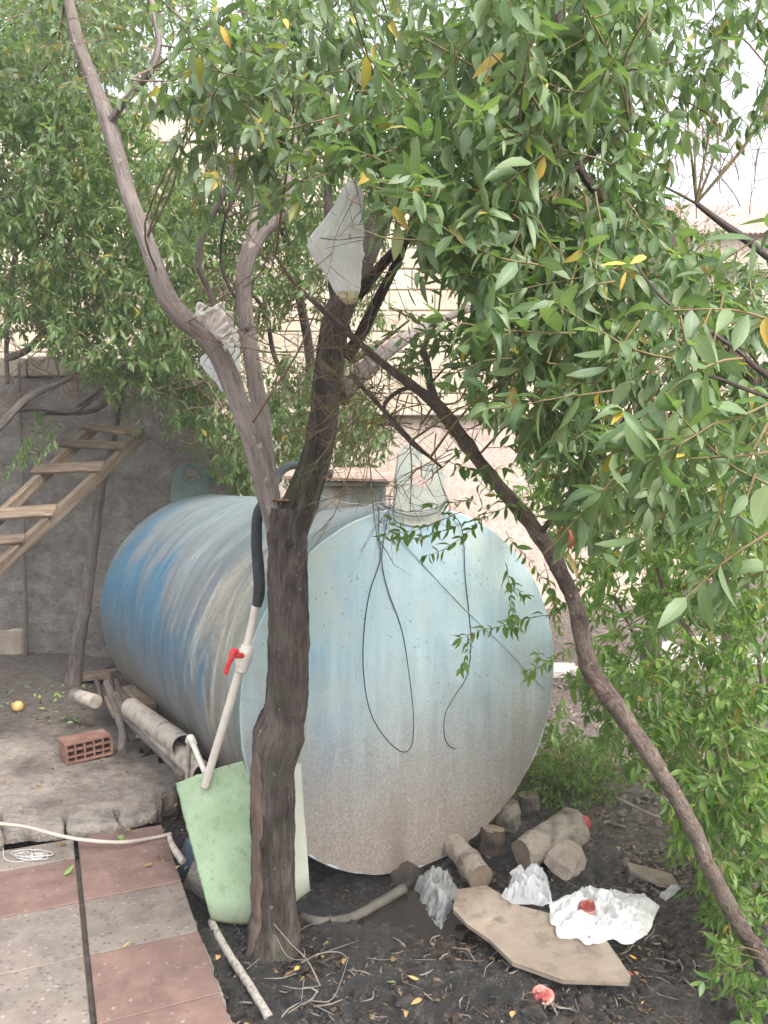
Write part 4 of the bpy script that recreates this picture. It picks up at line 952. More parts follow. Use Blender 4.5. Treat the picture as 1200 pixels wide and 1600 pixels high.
for a_ in ((1160, 560, 1.3, -1, -.1, .3), (1230, 620, 1.2, -1, -.3, .25), (1250, 700, 1.2, -1, -.25, .3), (1220, 820, 1.15, -.8, -.5, .22), (1110, 640, 1.4, -.8, -.5, .25),
           (1180, 740, 1.2, -.5, -1, .2), (1000, 700, 1.5, -.9, -.9, .3), (960, 610, 1.5, -.9, -.2, .25), (1050, 560, 1.45, -1, .1, .25), (900, 520, 1.6, -.9, -.2, .3),
           (860, 420, 1.6, -1, .2, .3), (960, 440, 1.6, -1, -.2, .3), (1000, 500, 1.5, -.6, -.8, .3), (1240, 520, 1.4, -1, .2, .3), (720, 380, 1.7, -1, .1, .25), (760, 330, 1.7, -1, .2, .3),
           (820, 340, 1.7, -.3, -1, .25), (700, 300, 1.7, -.8, .3, .25), (930, 300, 1.7, .2, -1, .25), (1240, 880, 1.2, -.9, -.2, .2), (1230, 770, 1.25, -.9, .3, .25), (900, 640, 1.6, -.6, -.6, .22),
           (960, 780, 1.5, -.7, -.8, .2), (1080, 720, 1.4, -.3, -1, .2), (1250, 330, 1.5, -.9, -.4, .25), (1060, 480, 1.5, .2, -.6, .3), (800, 560, 1.7, -.9, -.3, .2), (850, 480, 1.65, -.4, -.7, .25),
           (610, 290, 1.75, -.7, .3, .2), (640, 350, 1.75, .6, -.5, .2), (1130, 460, 1.5, -.2, -.9, .3), (1200, 660, 1.3, -.4, -.8, .3), (1020, 620, 1.45, .3, -.9, .25)):
    near(*a_)
# specific orange and yellow leaves
def coloured(x, y, Y, d, sz, k=1):
    me = leaf_mesh('hi', k, M['leaf_yellow'], 0.); o = bpy.data.objects.new('yellow_leaf', me); COL.objects.link(o); o.parent = t3
    o.matrix_local = Matrix.Translation(P(x, y, Y) - ORG[t3]) @ frame(Vector(d), Vector((0, -1, .4)), .2).to_4x4() @ Matrix.Scale(sz, 4)
coloured(985, 412, 1.45, (.8, 0, .5), .052); coloured(978, 412, 1.45, (-1, 0, .0), .045, 2); coloured(1048, 712, 1.38, (1, 0, .0), .034, 2)
coloured(345, 40, 1.8, (.4, 0, -.9), .05); coloured(978, 425, 1.45, (-.3, 0, -1), .035, 2); coloured(450, 45, 1.7, (-.2, 0, .9), .04); coloured(905, 450, 1.6, (.3, 0, -1.), .04)
T3.finish()

# ------------------------------------------------------------------ TREE 4: bright bush at right, low shrub
b4 = S(1120, 1290); b4 = Vector((b4.x + .1, 3.7, soil_h(b4.x + .1, 3.7)))
t4 = thing('young_pomegranate_tree', b4, 'bright green bushy pomegranate growing behind the leaning trunk', 'tree')
T4 = Tree(t4, M['leaf_bright'], M['twig_green'], 'hi', 44)
for k, (x, y) in enumerate(((1000, 800), (1080, 760), (1170, 820), (960, 930), (1120, 900), (1210, 980))):
    q = P(x, y, 3.3 + .1 * k); T4.limb('stem', [b4 + Vector((random.uniform(-.1, .1), random.uniform(-.1, .1), -.02)), b4.lerp(q, .4) + Vector((.06, 0, .1)), b4.lerp(q, .75), q], [.014, .012, .009, .005], M['bark_red'], 8)
T4.fill([(880, 850), (1000, 760), (1240, 760), (1240, 1260), (1080, 1250), (960, 1180), (905, 1080), (940, 1000)], 2.7, 3.9, 408, .24, 0.073, (0, 0, -.3), link=.08, ld=.5, gap=.026)
T4.fill([(1040, 1230), (1240, 1200), (1240, 1500), (1150, 1480), (1060, 1330)], 2.6, 3.4, 132, .22, 0.070, (0, 0, -.6), link=.05, ld=.7, gap=.026)
T4.fill([(1100, 1440), (1220, 1400), (1240, 1620), (1150, 1600)], 2.2, 2.6, 33, .16, 0.056, (0, 0, -.3), ld=.5, gap=.024)
T4.fill([(760, 740), (900, 700), (1000, 760), (920, 860), (860, 820)], 2.9, 3.6, 46, .18, 0.063, (0, 0, -.3), ld=.5, gap=.026)
T4.finish()
b5 = S(905, 1262)
t5 = thing('low_shrub', b5 + Vector((0, .3, 0)), 'low green shrub spreading on the ground beside the tank and red fruit', 'shrub')
T5 = Tree(t5, M['leaf_bright'], M['twig_green'], 'hi', 55)
for k in range(80):
    p = ORG[t5] + Vector((random.uniform(-.12, .12), random.uniform(-.15, .15), .02)); a_ = random.uniform(0, 6.28)
    T5.spray(p, (math.cos(a_) * 1.1, math.sin(a_) * .9, random.uniform(.15, .6)), random.uniform(.2, .42), .046, .024, .9, .3)
T5.fill([(810, 1130), (880, 1120), (1000, 1180), (1000, 1240), (900, 1260), (820, 1230)], 3.9, 4.6, 75, .2, .048, (0, 0, .2), gap=.022, droop=.9)
T5.finish()

# ------------------------------------------------------------------ TREES at the back
b6 = G(116, 1068, .05)
t6 = thing('slender_pomegranate_tree', b6, 'slender crooked trunk with two cut knots between the ladder and the tank', 'tree')
T6 = Tree(t6, M['leaf_back'], M['twig'], 'lo', 66)
Y6 = b6.y - .05
T6.limb('trunk', PX([(114, 1072, Y6), (122, 1010, Y6), (134, 940, Y6), (141, 880, Y6), (150, 820, Y6), (158, 760, Y6), (176, 690, Y6), (186, 630, Y6 - .1), (200, 560, Y6 - .2)]), RD([30, 24, 22, 21, 19, 17, 14, 13, 11], [Y6] * 9), M['bark_back'], 14, .2, 14)
Y7 = 5.4
for lst, wl in (([(-60, 720, 5.), (0, 665, 5.), (45, 620, 5.1), (95, 598, 5.2), (130, 578, 5.3), (160, 570, 5.4)], [17, 15, 13, 9, 7, 5]),
                ([(20, 640, 5.1), (60, 636, 5.2), (115, 640, 5.3), (160, 608, 5.4), (200, 590, 5.5), (260, 590, 5.5), (335, 612, 5.6)], [14, 13, 12, 12, 11, 9, 5]),
                ([(105, 645, 5.3), (150, 610, 5.3), (175, 585, 5.4), (215, 560, 5.5)], [10, 8, 7, 5]), ([(12, 600, 5.6), (10, 540, 5.6), (16, 450, 5.6), (30, 350, 5.6)], [9, 8, 7, 5]),
                ([(10, 560, 5.6), (40, 548, 5.6), (66, 522, 5.6), (110, 470, 5.6)], [14, 13, 11, 6]), ([(-40, 320, 5.2), (0, 312, 5.2), (45, 300, 5.2), (120, 260, 5.3)], [14, 13, 8, 4]),
                ([(190, 600, 6.3), (150, 640, 5.6), (70, 645, 5.3)], [10, 10, 9]), ([(200, 600, 6.4), (240, 500, 6.2), (300, 420, 6.), (330, 300, 5.8)], [10, 9, 7, 5]), ([(200, 560, 6.4), (150, 450, 6.2), (90, 330, 6.), (80, 180, 5.8), (78, 30, 5.6)], [11, 10, 9, 7, 5])):
    T6.limb('limb', PX(lst), RD(wl, [q[2] for q in lst]), M['bark_back'], 8, .15, 12)
T6.fill([(-40, 160), (60, 120), (250, 200), (300, 330), (330, 480), (300, 560), (220, 600), (120, 560), (60, 500), (-40, 480)], 4.6, 6.4, 840, .4, 0.083, (0, 0, -.2), link=.04, gap=.034, ld=.5)
T6.fill([(-40, -40), (200, -40), (160, 160), (-40, 190)], 4.6, 6.4, 230, .4, 0.083, (0, 0, -.2), link=.02, gap=.036, ld=.5)
T6.fill([(190, 540), (350, 540), (400, 680), (400, 830), (350, 700), (260, 620)], 5.2, 6.0, 129, .32, 0.081, (0, 0, -1.1), link=.1, gap=.034, ld=.9)
T6.fill([(0, 660), (110, 640), (60, 720), (10, 740)], 5.0, 5.4, 12, .2, 0.067, (0, 0, -.6), gap=.03)
T6.fill([(70, 520), (200, 580), (330, 600), (190, 640)], 5.0, 5.8, 25, .3, 0.067, (.4, 0, -.2), gap=.04)
for k in range(26): T6.bare(P(random.uniform(20, 340), random.uniform(440, 640), random.uniform(5., 5.8)), (random.uniform(-1, 1), 0, random.uniform(-.5, .5)), random.uniform(.3, .7), .005, 2, .15)
T6.finish()
b7 = Vector((P(470, 900, 6.9).x, 6.9, 0))
t7 = thing('back_pomegranate_tree', b7, 'pale green leafy tree behind the fork and the hatch of the tank', 'tree')
T7 = Tree(t7, M['leaf_back'], M['twig'], 'lo', 77)
T7.limb('trunk', [b7, b7 + Vector((.05, 0, 1.)), b7 + Vector((-.05, 0, 1.9)), b7 + Vector((.1, -.1, 2.6)), P(430, 300, 6.2), P(400, 120, 6)], [.07, .06, .05, .04, .03, .01], M['bark_back'], 12, .15)
for lst, wl in (([(470, 640, 6.8), (430, 560, 6.5), (410, 480, 6.2), (340, 400, 6.)], [12, 9, 7, 4]), ([(480, 600, 6.8), (560, 560, 6.5), (640, 500, 6.2)], [12, 9, 4])): T7.limb('limb', PX(lst), RD(wl, [q[2] for q in lst]), M['bark_back'], 8)
T7.fill([(270, 250), (520, 230), (600, 300), (590, 430), (560, 560), (500, 640), (380, 560), (300, 450)], 5.4, 6.7, 453, .36, 0.079, (0, 0, -.3), link=.04, gap=.036, ld=.5, clump=-.15)
T7.fill([(440, 560), (560, 600), (600, 640), (590, 730), (420, 760), (370, 800), (330, 720), (400, 600)], 5.6, 6.6, 218, .34, 0.079, (0, 0, -.7), link=.04, gap=.034, ld=.7)
T7.fill([(140, -60), (560, -60), (560, 180), (400, 200), (180, 120)], 5.0, 6.6, 195, .4, 0.082, (0, 0, -.2), gap=.036, ld=.5, clump=-.1)
T7.finish()
b8 = Vector((2.2, 6.6, .0))
t8 = thing('distant_pomegranate_tree', b8, 'distant dark green tree filling the gaps behind the right branches', 'tree')
T8 = Tree(t8, M['leaf_back'], M['twig'], 'lo', 88)
T8.limb('trunk', [b8, b8 + Vector((.1, 0, 1.)), b8 + Vector((-.1, 0, 2.2)), b8 + Vector((-.4, -.1, 3.4)), b8 + Vector((-.8, -.2, 4.4))], [.08, .07, .06, .04, .02], M['bark_back'], 12, .15)
for lst, wl in (([(990, 600, 6.5), (900, 480, 6.2), (780, 440, 6.), (650, 420, 6.)], [16, 12, 8, 4]), ([(1000, 640, 6.5), (1100, 520, 6.2), (1190, 480, 6.)], [14, 10, 5]), ([(960, 420, 6.4), (860, 260, 6.), (780, 120, 5.8)], [12, 9, 5])):
    T8.limb('limb', PX(lst), RD(wl, [q[2] for q in lst]), M['bark_back'], 8)
T8.fill([(560, -60), (960, -60), (1000, 300), (760, 330), (600, 200)], 4.4, 6.2, 208, .4, 0.074, (0, 0, -.3), gap=.036, ld=.5)
T8.fill([(760, 300), (1010, 300), (1240, 440), (1240, 800), (1040, 860), (900, 700), (780, 500)], 4.8, 6.4, 304, .4, 0.074, (0, 0, -.3), gap=.036, ld=.5, clump=-.2)
T8.fill([(1040, 780), (1240, 740), (1240, 1040), (1120, 1040)], 5., 6.4, 64, .4, 0.072, (0, 0, -.3), gap=.036, ld=.5)
for k in range(24): T8.bare(P(random.uniform(620, 1150), random.uniform(380, 600), random.uniform(5., 6.)), (random.uniform(-1, 1), 0, random.uniform(-.6, .6)), random.uniform(.4, .9), .006, 2, .15)
for k in range(12): T8.bare(P(random.uniform(1030, 1190), random.uniform(240, 420), 4.5), (random.uniform(-.5, .5), 0, 1), random.uniform(.3, .6), .004, 2, .12)
T8.finish()

# ------------------------------------------------------------------ FRUIT
def fruit(p, r, m, label, name='pomegranate', crown=(0, 0, 1), group=None):
    t_ = thing(name, Vector(p), label, 'fruit', group); mb = MB(); prof = [(.15, -.98), (.5, -.86), (.8, -.58), (.97, -.15), (.98, .2), (.82, .58), (.5, .85), (.28, .98)]
    Mx = Matrix.Translation(Vector(p)) @ Vector(crown).to_track_quat('Z', 'Y').to_matrix().to_4x4()
    mb.lathe([(a * r, z * r) for a, z in prof], 18, Mx, r * .08, 30); part('rind', mb, m, t_)
    mb = MB()
    for k in range(6):
        a_ = k * 1.047; c_, s_ = math.cos(a_), math.sin(a_); mb.add([Mx @ Vector(q) for q in ((.26 * r * math.cos(a_ - .45), .26 * r * math.sin(a_ - .45), .9 * r), (.26 * r * math.cos(a_ + .45), .26 * r * math.sin(a_ + .45), .9 * r), (.38 * r * c_, .38 * r * s_, 1.32 * r))], [(0, 1, 2)], None, False)
    part('calyx', mb, m, t_); return t_
fruit(P(124, 272, 4.9), .044, M['pom_pale'], 'yellow blushed pomegranate hanging in the bush left, higher of two', crown=(.6, -.5, -.7))
fruit(P(95, 326, 4.9), .04, M['pom_pale'], 'dull yellow pomegranate hanging in the bush left, lower of two', crown=(-.5, -.5, -.7))
fruit(P(887, 838, 2.75), .040, M['pom_red'], 'bright red pomegranate hanging behind the leaning trunk', crown=(-.2, -.2, -1))
p = S(911, 1300); fruit((p.x, p.y, p.z + .045), .036, M['pom_red'], 'fallen red pomegranate lying on the soil by the split log', crown=(.6, -.6, .4))
p = G(28, 1112, ZS); fruit((p.x, p.y, ZS + .035), .038, M['pom_pale'], 'pale fallen fruit lying alone on the concrete below the ladder', crown=(-.4, -.6, .6))
def mush(px, py, r, label, lift=.0, zb=None):
    p = S(px, py) if zb is None else G(px, py, zb); t_ = thing('broken_pomegranate', p, label, 'fruit'); z0 = lift
    mb = MB(); mb.lathe([(r * .3, -.2 * r), (r * .85, 0), (r, .3 * r), (r * .92, .42 * r), (r * .7, .3 * r)], 16, Matrix.Translation(p + Vector((0, 0, z0 + .2 * r))) @ Matrix.Rotation(.3, 4, 'X'), r * .35, 18); part('rind', mb, M['pom_rind'], t_)
    mb = MB()
    for k in range(90):
        a_ = random.uniform(0, 6.28); q = r * .9 * math.sqrt(random.random()); c_ = p + Vector((q * math.cos(a_), q * math.sin(a_), z0 + .5 * r + random.uniform(-.1, .12) * r)); s_ = random.uniform(.0035, .006)
        mb.lathe([(s_ * .5, -s_), (s_, 0), (s_ * .5, s_)], 6, Matrix.Translation(c_))
    part('seeds', mb, M['pom_seed'], t_, kind='stuff')
mush(846, 1562, .034, 'crushed red pomegranate with seeds showing on the wet mud in front of the board')
mush(918, 1428, .034, 'split open pomegranate half lying on the large white plastic bag', .015, -.015)
mush(981, 1527, .016, 'small red scrap of pomegranate at the corner of the board')

# ------------------------------------------------------------------ PLASTIC BAGS
def hung(rings, Y, m, root, name, seed=0, thick=.35, fold=.08, n=72):
    mb = MB(); vs = []
    for i, (py, a, b) in enumerate(rings):
        L = P(a, py, Y); Rr = P(b, py, Y); c_ = (L + Rr) / 2; h = (Rr - L).length / 2; e = i / (len(rings) - 1)
        for k in range(n):
            an = 2 * math.pi * k / n; jag = .05 * noise.noise(Vector((math.cos(an), e * 7, seed + 3.))) + .03 * noise.noise(Vector((math.cos(an) * 3, e * 18, seed)))
            f = 1 + jag * 3 + fold * noise.noise(Vector((math.cos(an) * 2.5, math.sin(an) * 2.5 + seed, e * 1.4))) + fold * .45 * math.sin(an * 9 + seed + e * 2 + 2 * noise.noise(Vector((an, e * 3, seed)))) + fold * .5 * math.sin(an * 17 + e * 3)
            vs.append(c_ + Vector((math.cos(an) * h * (1 + (f - 1) * .25 + jag), math.sin(an) * h * thick * f, .006 * fb((an, e * 4, seed), 2))))
    m_ = len(rings); fs = [(i * n + k, i * n + (k + 1) % n, (i + 1) * n + (k + 1) % n, (i + 1) * n + k) for i in range(m_ - 1) for k in range(n)]
    fs.append(tuple((m_ - 1) * n + k for k in range(n))); mb.add(vs, fs); return part(name, mb, m, root)
def dense(r, k=5):
    o = []
    for i in range(len(r) - 1):
        a, b, c, d = r[max(i - 1, 0)], r[i], r[i + 1], r[min(i + 2, len(r) - 1)]
        for j in range(k):
            t_ = j / k; o.append(tuple(.5 * ((2 * b[m_]) + (c[m_] - a[m_]) * t_ + (2 * a[m_] - 5 * b[m_] + 4 * c[m_] - d[m_]) * t_ * t_ + (3 * b[m_] - a[m_] - 3 * c[m_] + d[m_]) * t_ ** 3) for m_ in range(3)))
    return o + [r[-1]]
    o = []
    for a, b in zip(r, r[1:]):
        for i in range(k): t_ = i / k; o.append(tuple(a[j] + (b[j] - a[j]) * t_ for j in range(3)))
    return o + [r[-1]]
YB1 = 2.62
mb = MB()
bag = thing('plastic_bag', P(543, 475, YB1), 'white translucent plastic bag hanging point down against the dark trunk', 'plastic bag')
hung(dense([(280, 545, 563), (300, 533, 566), (325, 519, 566), (350, 500, 567), (368, 486, 567), (380, 479, 567), (392, 484, 567), (410, 496, 566), (430, 509, 565), (448, 519, 563), (460, 526, 561)]), YB1, M['bag_white'], bag, 'film', 0, .4, .13)
hung(dense([(456, 527, 561), (466, 531, 559), (472, 537, 556), (475, 542, 551)]), YB1 - .01, M['yellow_residue'], bag, 'soggy_bottom')
mb = MB(); mb.tube(PX([(500, 372, YB1 - .06), (530, 375, YB1 - .09), (560, 371, YB1 - .07), (598, 371, YB1)]), .0016, 5, 4); mb.tube(PX([(548, 374, YB1 - .08), (546, 366, YB1 - .09)]), .0014, 5, 1)
solo('thin_twig', mb, M['twig'], 'thin dark twig crossing in front of the hanging white bag', 'twig')
YB2 = Yb - .17
bag2 = thing('plastic_bag', P(345, 610, YB2), 'crumpled beige and clear plastic bag draped over the crook of the grey limb', 'plastic bag')
mb = MB()
def b2f(u, v):      # film bunched over the limb, hanging on both sides
    px = np.interp(v, [0, .25, .5, .75, 1], [306 + 40 * u, 303 + 58 * u, 326 + 40 * u, 340 + 32 * u, 350 + 24 * u]); py = 484 + 62 * v + 10 * math.sin(u * 3.1) * (1 - v) * -1 + 6 * (1 - u) * v
    q = P(px, py, YB2 + .03 + .05 * v - .05 * math.sin(u * math.pi)); n_ = Vector((q.x * 17, q.z * 17, 3))
    return q + Vector((.5, -1, .6)) * .026 * (1 - 2.6 * abs(noise.noise(n_))) + Vector((0, -1, 0)) * .010 * (1 - 3 * abs(noise.noise(n_ * 2.7)))
mb.grid(b2f, 60, 60, True, .004); part('bunched_top', mb, M['bag_beige'], bag2)
hung(dense([(522, 345, 373), (545, 330, 374), (563, 313, 375), (575, 318, 375), (588, 330, 370), (600, 339, 360), (611, 345, 352)]), Yb + .05, M['bag_clear'], bag2, 'film', 5, .4, .3)
def crumple(name, out, m, label, h=.04, seed=0, N=46, cat='plastic bag', base=None, folds=9., dome=.7):
    """crumpled film lying over the ground inside a px outline"""
    P3 = [S(a, b) if base is None else G(a, b, base) for a, b in out]; c_ = sum(P3, Vector()) / len(P3); nn = len(P3); mb = MB()
    def f(u, v):
        a_ = u * nn; i = int(a_) % nn; fr = a_ - int(a_); e = P3[i].lerp(P3[(i + 1) % nn], fr); r_ = v ** .8; q = c_ + (e - c_) * r_
        wq = Vector((noise.noise(q * 7 + Vector((seed, 0, 0))), noise.noise(q * 7 + Vector((0, seed, 9))), 0)) * .06
        ri = 1 - abs(noise.noise(Vector(((q.x + wq.x) * folds + seed, (q.y + wq.y) * folds * .7, 1.)))) * 3.2; ri2 = 1 - abs(noise.noise(Vector(((q.x - wq.y) * folds * 2.9, (q.y + wq.x) * folds * 2.9 + seed, 4.)))) * 3
        ri2 += .5 * (1 - 3 * abs(noise.noise(Vector((q.x * folds * 6, q.y * folds * 6 + seed, 2.)))))
        z = soil_h(q.x, q.y) if base is None else base
        hh = h * ((1 - r_ ** 3) * (dome * .5 + .5 * ri) + .28 * ri2 * (1 - r_ ** 8)) + .022 + .01 * noise.noise(q * 30)
        q = q + Vector((.3, .3, 0)) * h * noise.noise(q * 20 + Vector((seed, 0, 0)))
        return (q.x, q.y, z + max(.004, hh))
    mb.grid(f, N * 2, N // 2, True); return solo(name, mb, m, label, cat)
crumple('plastic_bag', [(857, 1442), (862, 1418), (890, 1408), (908, 1396), (935, 1404), (962, 1400), (990, 1405), (1012, 1412), (1029, 1426), (1022, 1446), (1012, 1470), (990, 1484), (955, 1480), (925, 1484), (900, 1474), (872, 1474)], M['bag_white'], 'large crumpled white plastic bag holding a split pomegranate', .05, 2, 120, base=-.045, folds=10.)
crumple('plastic_bag', [(786, 1408), (800, 1385), (822, 1372), (842, 1368), (858, 1390), (868, 1422), (845, 1425), (815, 1422), (798, 1418)], M['bag_clear'], 'small crumpled clear plastic bag between the board and the rock', .07, 5, 60, base=-.045, folds=13.)
crumple('plastic_bag', [(652, 1412), (648, 1385), (665, 1370), (690, 1372), (708, 1385), (716, 1410), (700, 1440), (690, 1462), (668, 1440)], M['bag_grey'], "crumpled grey translucent plastic bag on the mud at the board's left end", .08, 8, 36)
crumple('plastic_scrap', [(795, 1372), (815, 1360), (822, 1372), (808, 1382)], M['bag_white'], 'tiny white plastic scrap behind the small clear bag', .02, 3, 16, 'plastic scrap')
crumple('plastic_scrap', [(1030, 1408), (1060, 1390), (1064, 1396), (1040, 1416)], M['bag_clear'], 'thin clear plastic strip on the soil right of the large bag', .02, 4, 16, 'plastic scrap')

# ------------------------------------------------------------------ BOARDS, LOGS, ROCKS
bz = -.045
outb = [(712, 1392), (760, 1386), (812, 1420), (930, 1452), (950, 1480), (985, 1530), (982, 1540), (880, 1534), (800, 1505), (765, 1470), (730, 1448), (708, 1425)]
P3 = [G(a, b, bz) for a, b in outb]; mb = MB(); mb.prism([Vector((p.x, p.y, bz - .004 + .02 * noise.noise(p * 3))) for p in P3], (0, 0, .014), .0015)
solo('fibre_board', mb, M['board'], 'broken sheet of beige board lying on black mud in front of the tank', 'board')
mb = MB(); mb.prism([S(a, b, .02) for a, b in ((980, 1352), (1050, 1370), (1062, 1390), (1030, 1386), (985, 1366))], (0, 0, .014), .002)
solo('board_scrap', mb, M['board'], 'small broken piece of board on the soil behind the large bag', 'board')
def log(name, p0, p1, r0, r1, label, m='log_bark', cat='log', bump=.12, ends=True, n=22, parts=True):
    bump = .2
    p0, p1 = Vector(p0), Vector(p1); t_ = thing(name, Vector((p0.x, p0.y, min(p0.z, p1.z) - r0)), label, cat); mb = MB(); k = 6
    pts = [p0.lerp(p1, i / k) for i in range(k + 1)]; mb.tube(pts, [r0 + (r1 - r0) * i / k for i in range(k + 1)], n, 2, cap=False, bump=bump, bs=16); part('bark', mb, M[m], t_)
    for q, rr, sg in ((p0, r0, -1), (p1, r1, 1)):
        d = (p1 - p0).normalized(); mb = MB(); mb.tube([q - d * sg * .012, q - d * sg * .002], rr * .985, n, 1, bump=bump * .9, bs=16); part('cut_end', mb, M['log_end'], t_)
    return t_
p = S(768, 1335); log('log_section', p + Vector((0, .03, -.02)), p + Vector((.012, .045, .105)), .062, .056, 'short dark log section standing upright against the foot of the tank', 'log_dark')
p = S(800, 1325); log('log_section', p + Vector((.01, .16, -.02)), p + Vector((.0, .17, .15)), .062, .056, 'pale upright log section behind the dark one beside the tank')
p = S(838, 1300); log('log_section', p + Vector((.02, .22, -.02)), p + Vector((.0, .22, .1)), .05, .05, 'half hidden grey log section under the shrub leaves')
a_, b_ = S(752, 1372, .05), S(708, 1318, .07); log('log_section', a_, b_, .062, .052, 'charred end log lying beneath the front of the tank')
a_, b_ = S(815, 1335, .06), S(900, 1290, .09); log('log_section', a_, b_, .066, .086, 'large pale log lying between the small bag and the red fruit')
mb = MB(); p = S(880, 1368); mb.lathe([(.03, -.03), (.1, .0), (.105, .05), (.09, .1), (.05, .13)], 9, Matrix.Translation(p + Vector((.0, .05, 0))) @ Matrix.Rotation(.5, 4, 'Y') @ Matrix.Rotation(.6, 4, 'Z'), .035, 9)
mb.sm = [False] * len(mb.sm); solo('broken_rock', mb, M['rock'], 'angular pale brown rock leaning against the large log', 'rock')
mb = MB(); p = S(628, 1372); mb.lathe([(.05, -.04), (.075, 0), (.06, .04), (.03, .06)], 10, Matrix.Translation(p + Vector((0, .0, 0))), .03, 12)
solo('support_stone', mb, M['clod'], 'dark muddy stone wedged under the front rim of the tank', 'stone')
mb = MB(); mb.tube([S(470, 1432, .02), S(500, 1440, .022), S(545, 1436, .025), S(590, 1412, .03), S(632, 1388, .04)], [.017, .018, .019, .02, .021], 12, 5, bump=.15, bs=20)
solo('curved_pipe', mb, M['old_pipe'], 'dark bent pipe lying on the mud between the trunk and the stone', 'pipe')

# ------------------------------------------------------------------ LADDER
lad = thing('wooden_ladder', G(-330, 1230, 0), 'rough wooden ladder of nailed planks leaning up to the left of the tank', 'ladder')
def beam(p0, p1, w_, h_, up, m, name='rail', bev=.004):
    p0, p1 = Vector(p0), Vector(p1); d = p1 - p0; L = d.length; x = d.normalized(); y = Vector(up).cross(x).normalized(); z = x.cross(y)
    Mx = Matrix.Translation((p0 + p1) / 2) @ Matrix((x, y, z)).transposed().to_4x4(); mb = MB(); mb.box(Mx, L, w_, h_, bev); return part(name, mb, m, lad)
nT, nB = P(224, 678, 5.55), P(-8, 893, 4.55); fT, fB = P(148, 668, 5.75), P(-150, 858, 4.75)
fB = P(2, 806, 4.95); dn = (nB - nT); df = (fB - fT)
nrm = dn.cross(fT - nT).normalized()
if nrm.z < 0: nrm = -nrm
kx = (nT.z - .05) / (nT.z - nB.z)
beam(nT - dn * .01, nT + dn * kx, .04, .075, nrm, M['plank']); beam(fT - df * .01, fT + df * kx, .04, .075, nrm, M['plank'])
def on(a, d, px):      # parameter on rail where picture x = px
    lo, hi = -.1, 3.
    for _ in range(40):
        m_ = (lo + hi) / 2
        q = proj(a + d * m_)
        if q and q[0] > px: lo = m_
        else: hi = m_
    return a + d * lo
for pn, pf, ww in ((216, 140, .09), (193, 112, .10), (158, 70, .13), (84, -6, .14), (36, -55, .10), (-40, -130, .1), (-120, -210, .1)):
    a_ = on(nT, dn, pn) + nrm * .049; b_ = on(fT, df, pf) + nrm * .049; e = (a_ - b_).normalized(); beam(a_ + e * .03, b_ - e * .06, ww * .78, .024, nrm, M['plank'], 'rung')
# pipe on the wall
mb = MB(); x0 = wallp(48, 900).x; mb.tube([Vector((x0 + .02, YW - .14, 0)), Vector((x0 + .01, YW - .14, 1.)), Vector((x0, YW - .13, 2.)), Vector((x0 - .01, YW - .12, 2.6))], .014, 8, 4); solo('wall_pipe', mb, M['bark_back'], 'thin grey pipe running up the grey wall behind the ladder', 'pipe')

# ------------------------------------------------------------------ PIPES round the tank
dp = thing('filling_pipe', P(330, 1205, 3.1), 'white pipe with black insulated top and red valve handle leaning on the tank', 'pipe')
def bit(name, pts, r, m, n=12, sub=5, parent=None, **kw): mb = MB(); mb.tube(pts, r, n, sub, **kw); return part(name, mb, m, parent or dp)
bit('upper_hose', PX([(520, 742, 3.12), (478, 728, 3.12), (452, 728, 3.1), (436, 740, 3.08), (430, 752, 3.06), (428, 772, 3.04)]), .017, M['hose_grey'])
bit('insulation', PX([(428, 765, 3.06), (408, 790, 3.02), (402, 810, 2.97), (401, 850, 2.95), (404, 890, 2.95), (405, 925, 2.95), (401, 947, 2.95)]), [.016, .018, .02, .021, .022, .022, .018], M['rubber'], bump=.06, bs=20)
bit('upper_pipe', PX([(400, 945, 2.95), (393, 980, 2.97), (384, 1018, 2.98)]), .0155, M['pvc'])
bit('lower_pipe', PX([(380, 1028, 2.98), (372, 1055, 2.99), (350, 1130, 3.04), (328, 1202, 3.1), (320, 1230, 3.12)]), .0165, M['pvc'])
vb = bit('valve_body', PX([(386, 1008, 2.975), (385, 1014, 2.975), (384, 1018, 2.975), (379, 1036, 2.98), (378, 1042, 2.98), (376, 1050, 2.98)]), [.021, .023, .028, .029, .024, .022], M['pvc'], 16, 2)
bit('valve_stem', PX([(382, 1024, 2.96), (366, 1024, 2.93)]), .011, M['red_plastic'], 10, 1)
mb = MB(); mb.tube(PX([(372, 1019, 2.92), (364, 1018, 2.91), (361, 1030, 2.9), (356, 1040, 2.9), (353, 1053, 2.9)]), [.009, .013, .009, .0085, .008], 10, 4, bump=.1, bs=60); part('valve_handle', mb, M['red_plastic'], dp)
sp = thing('elbow_pipe', P(297, 1160, 3.3), 'short white pipe with elbow joint poking up behind the green sheet', 'pipe')
bit('riser', PX([(322, 1210, 3.2), (311, 1185, 3.26), (300, 1158, 3.3)]), .012, M['pvc'], parent=sp); bit('elbow', PX([(303, 1164, 3.3), (298, 1153, 3.3), (295, 1158, 3.33)]), .016, M['pvc'], parent=sp, n=12)
bit('stub', PX([(296, 1158, 3.33), (294, 1190, 3.36), (293, 1222, 3.38)]), .011, M['pvc_dirty'], parent=sp)
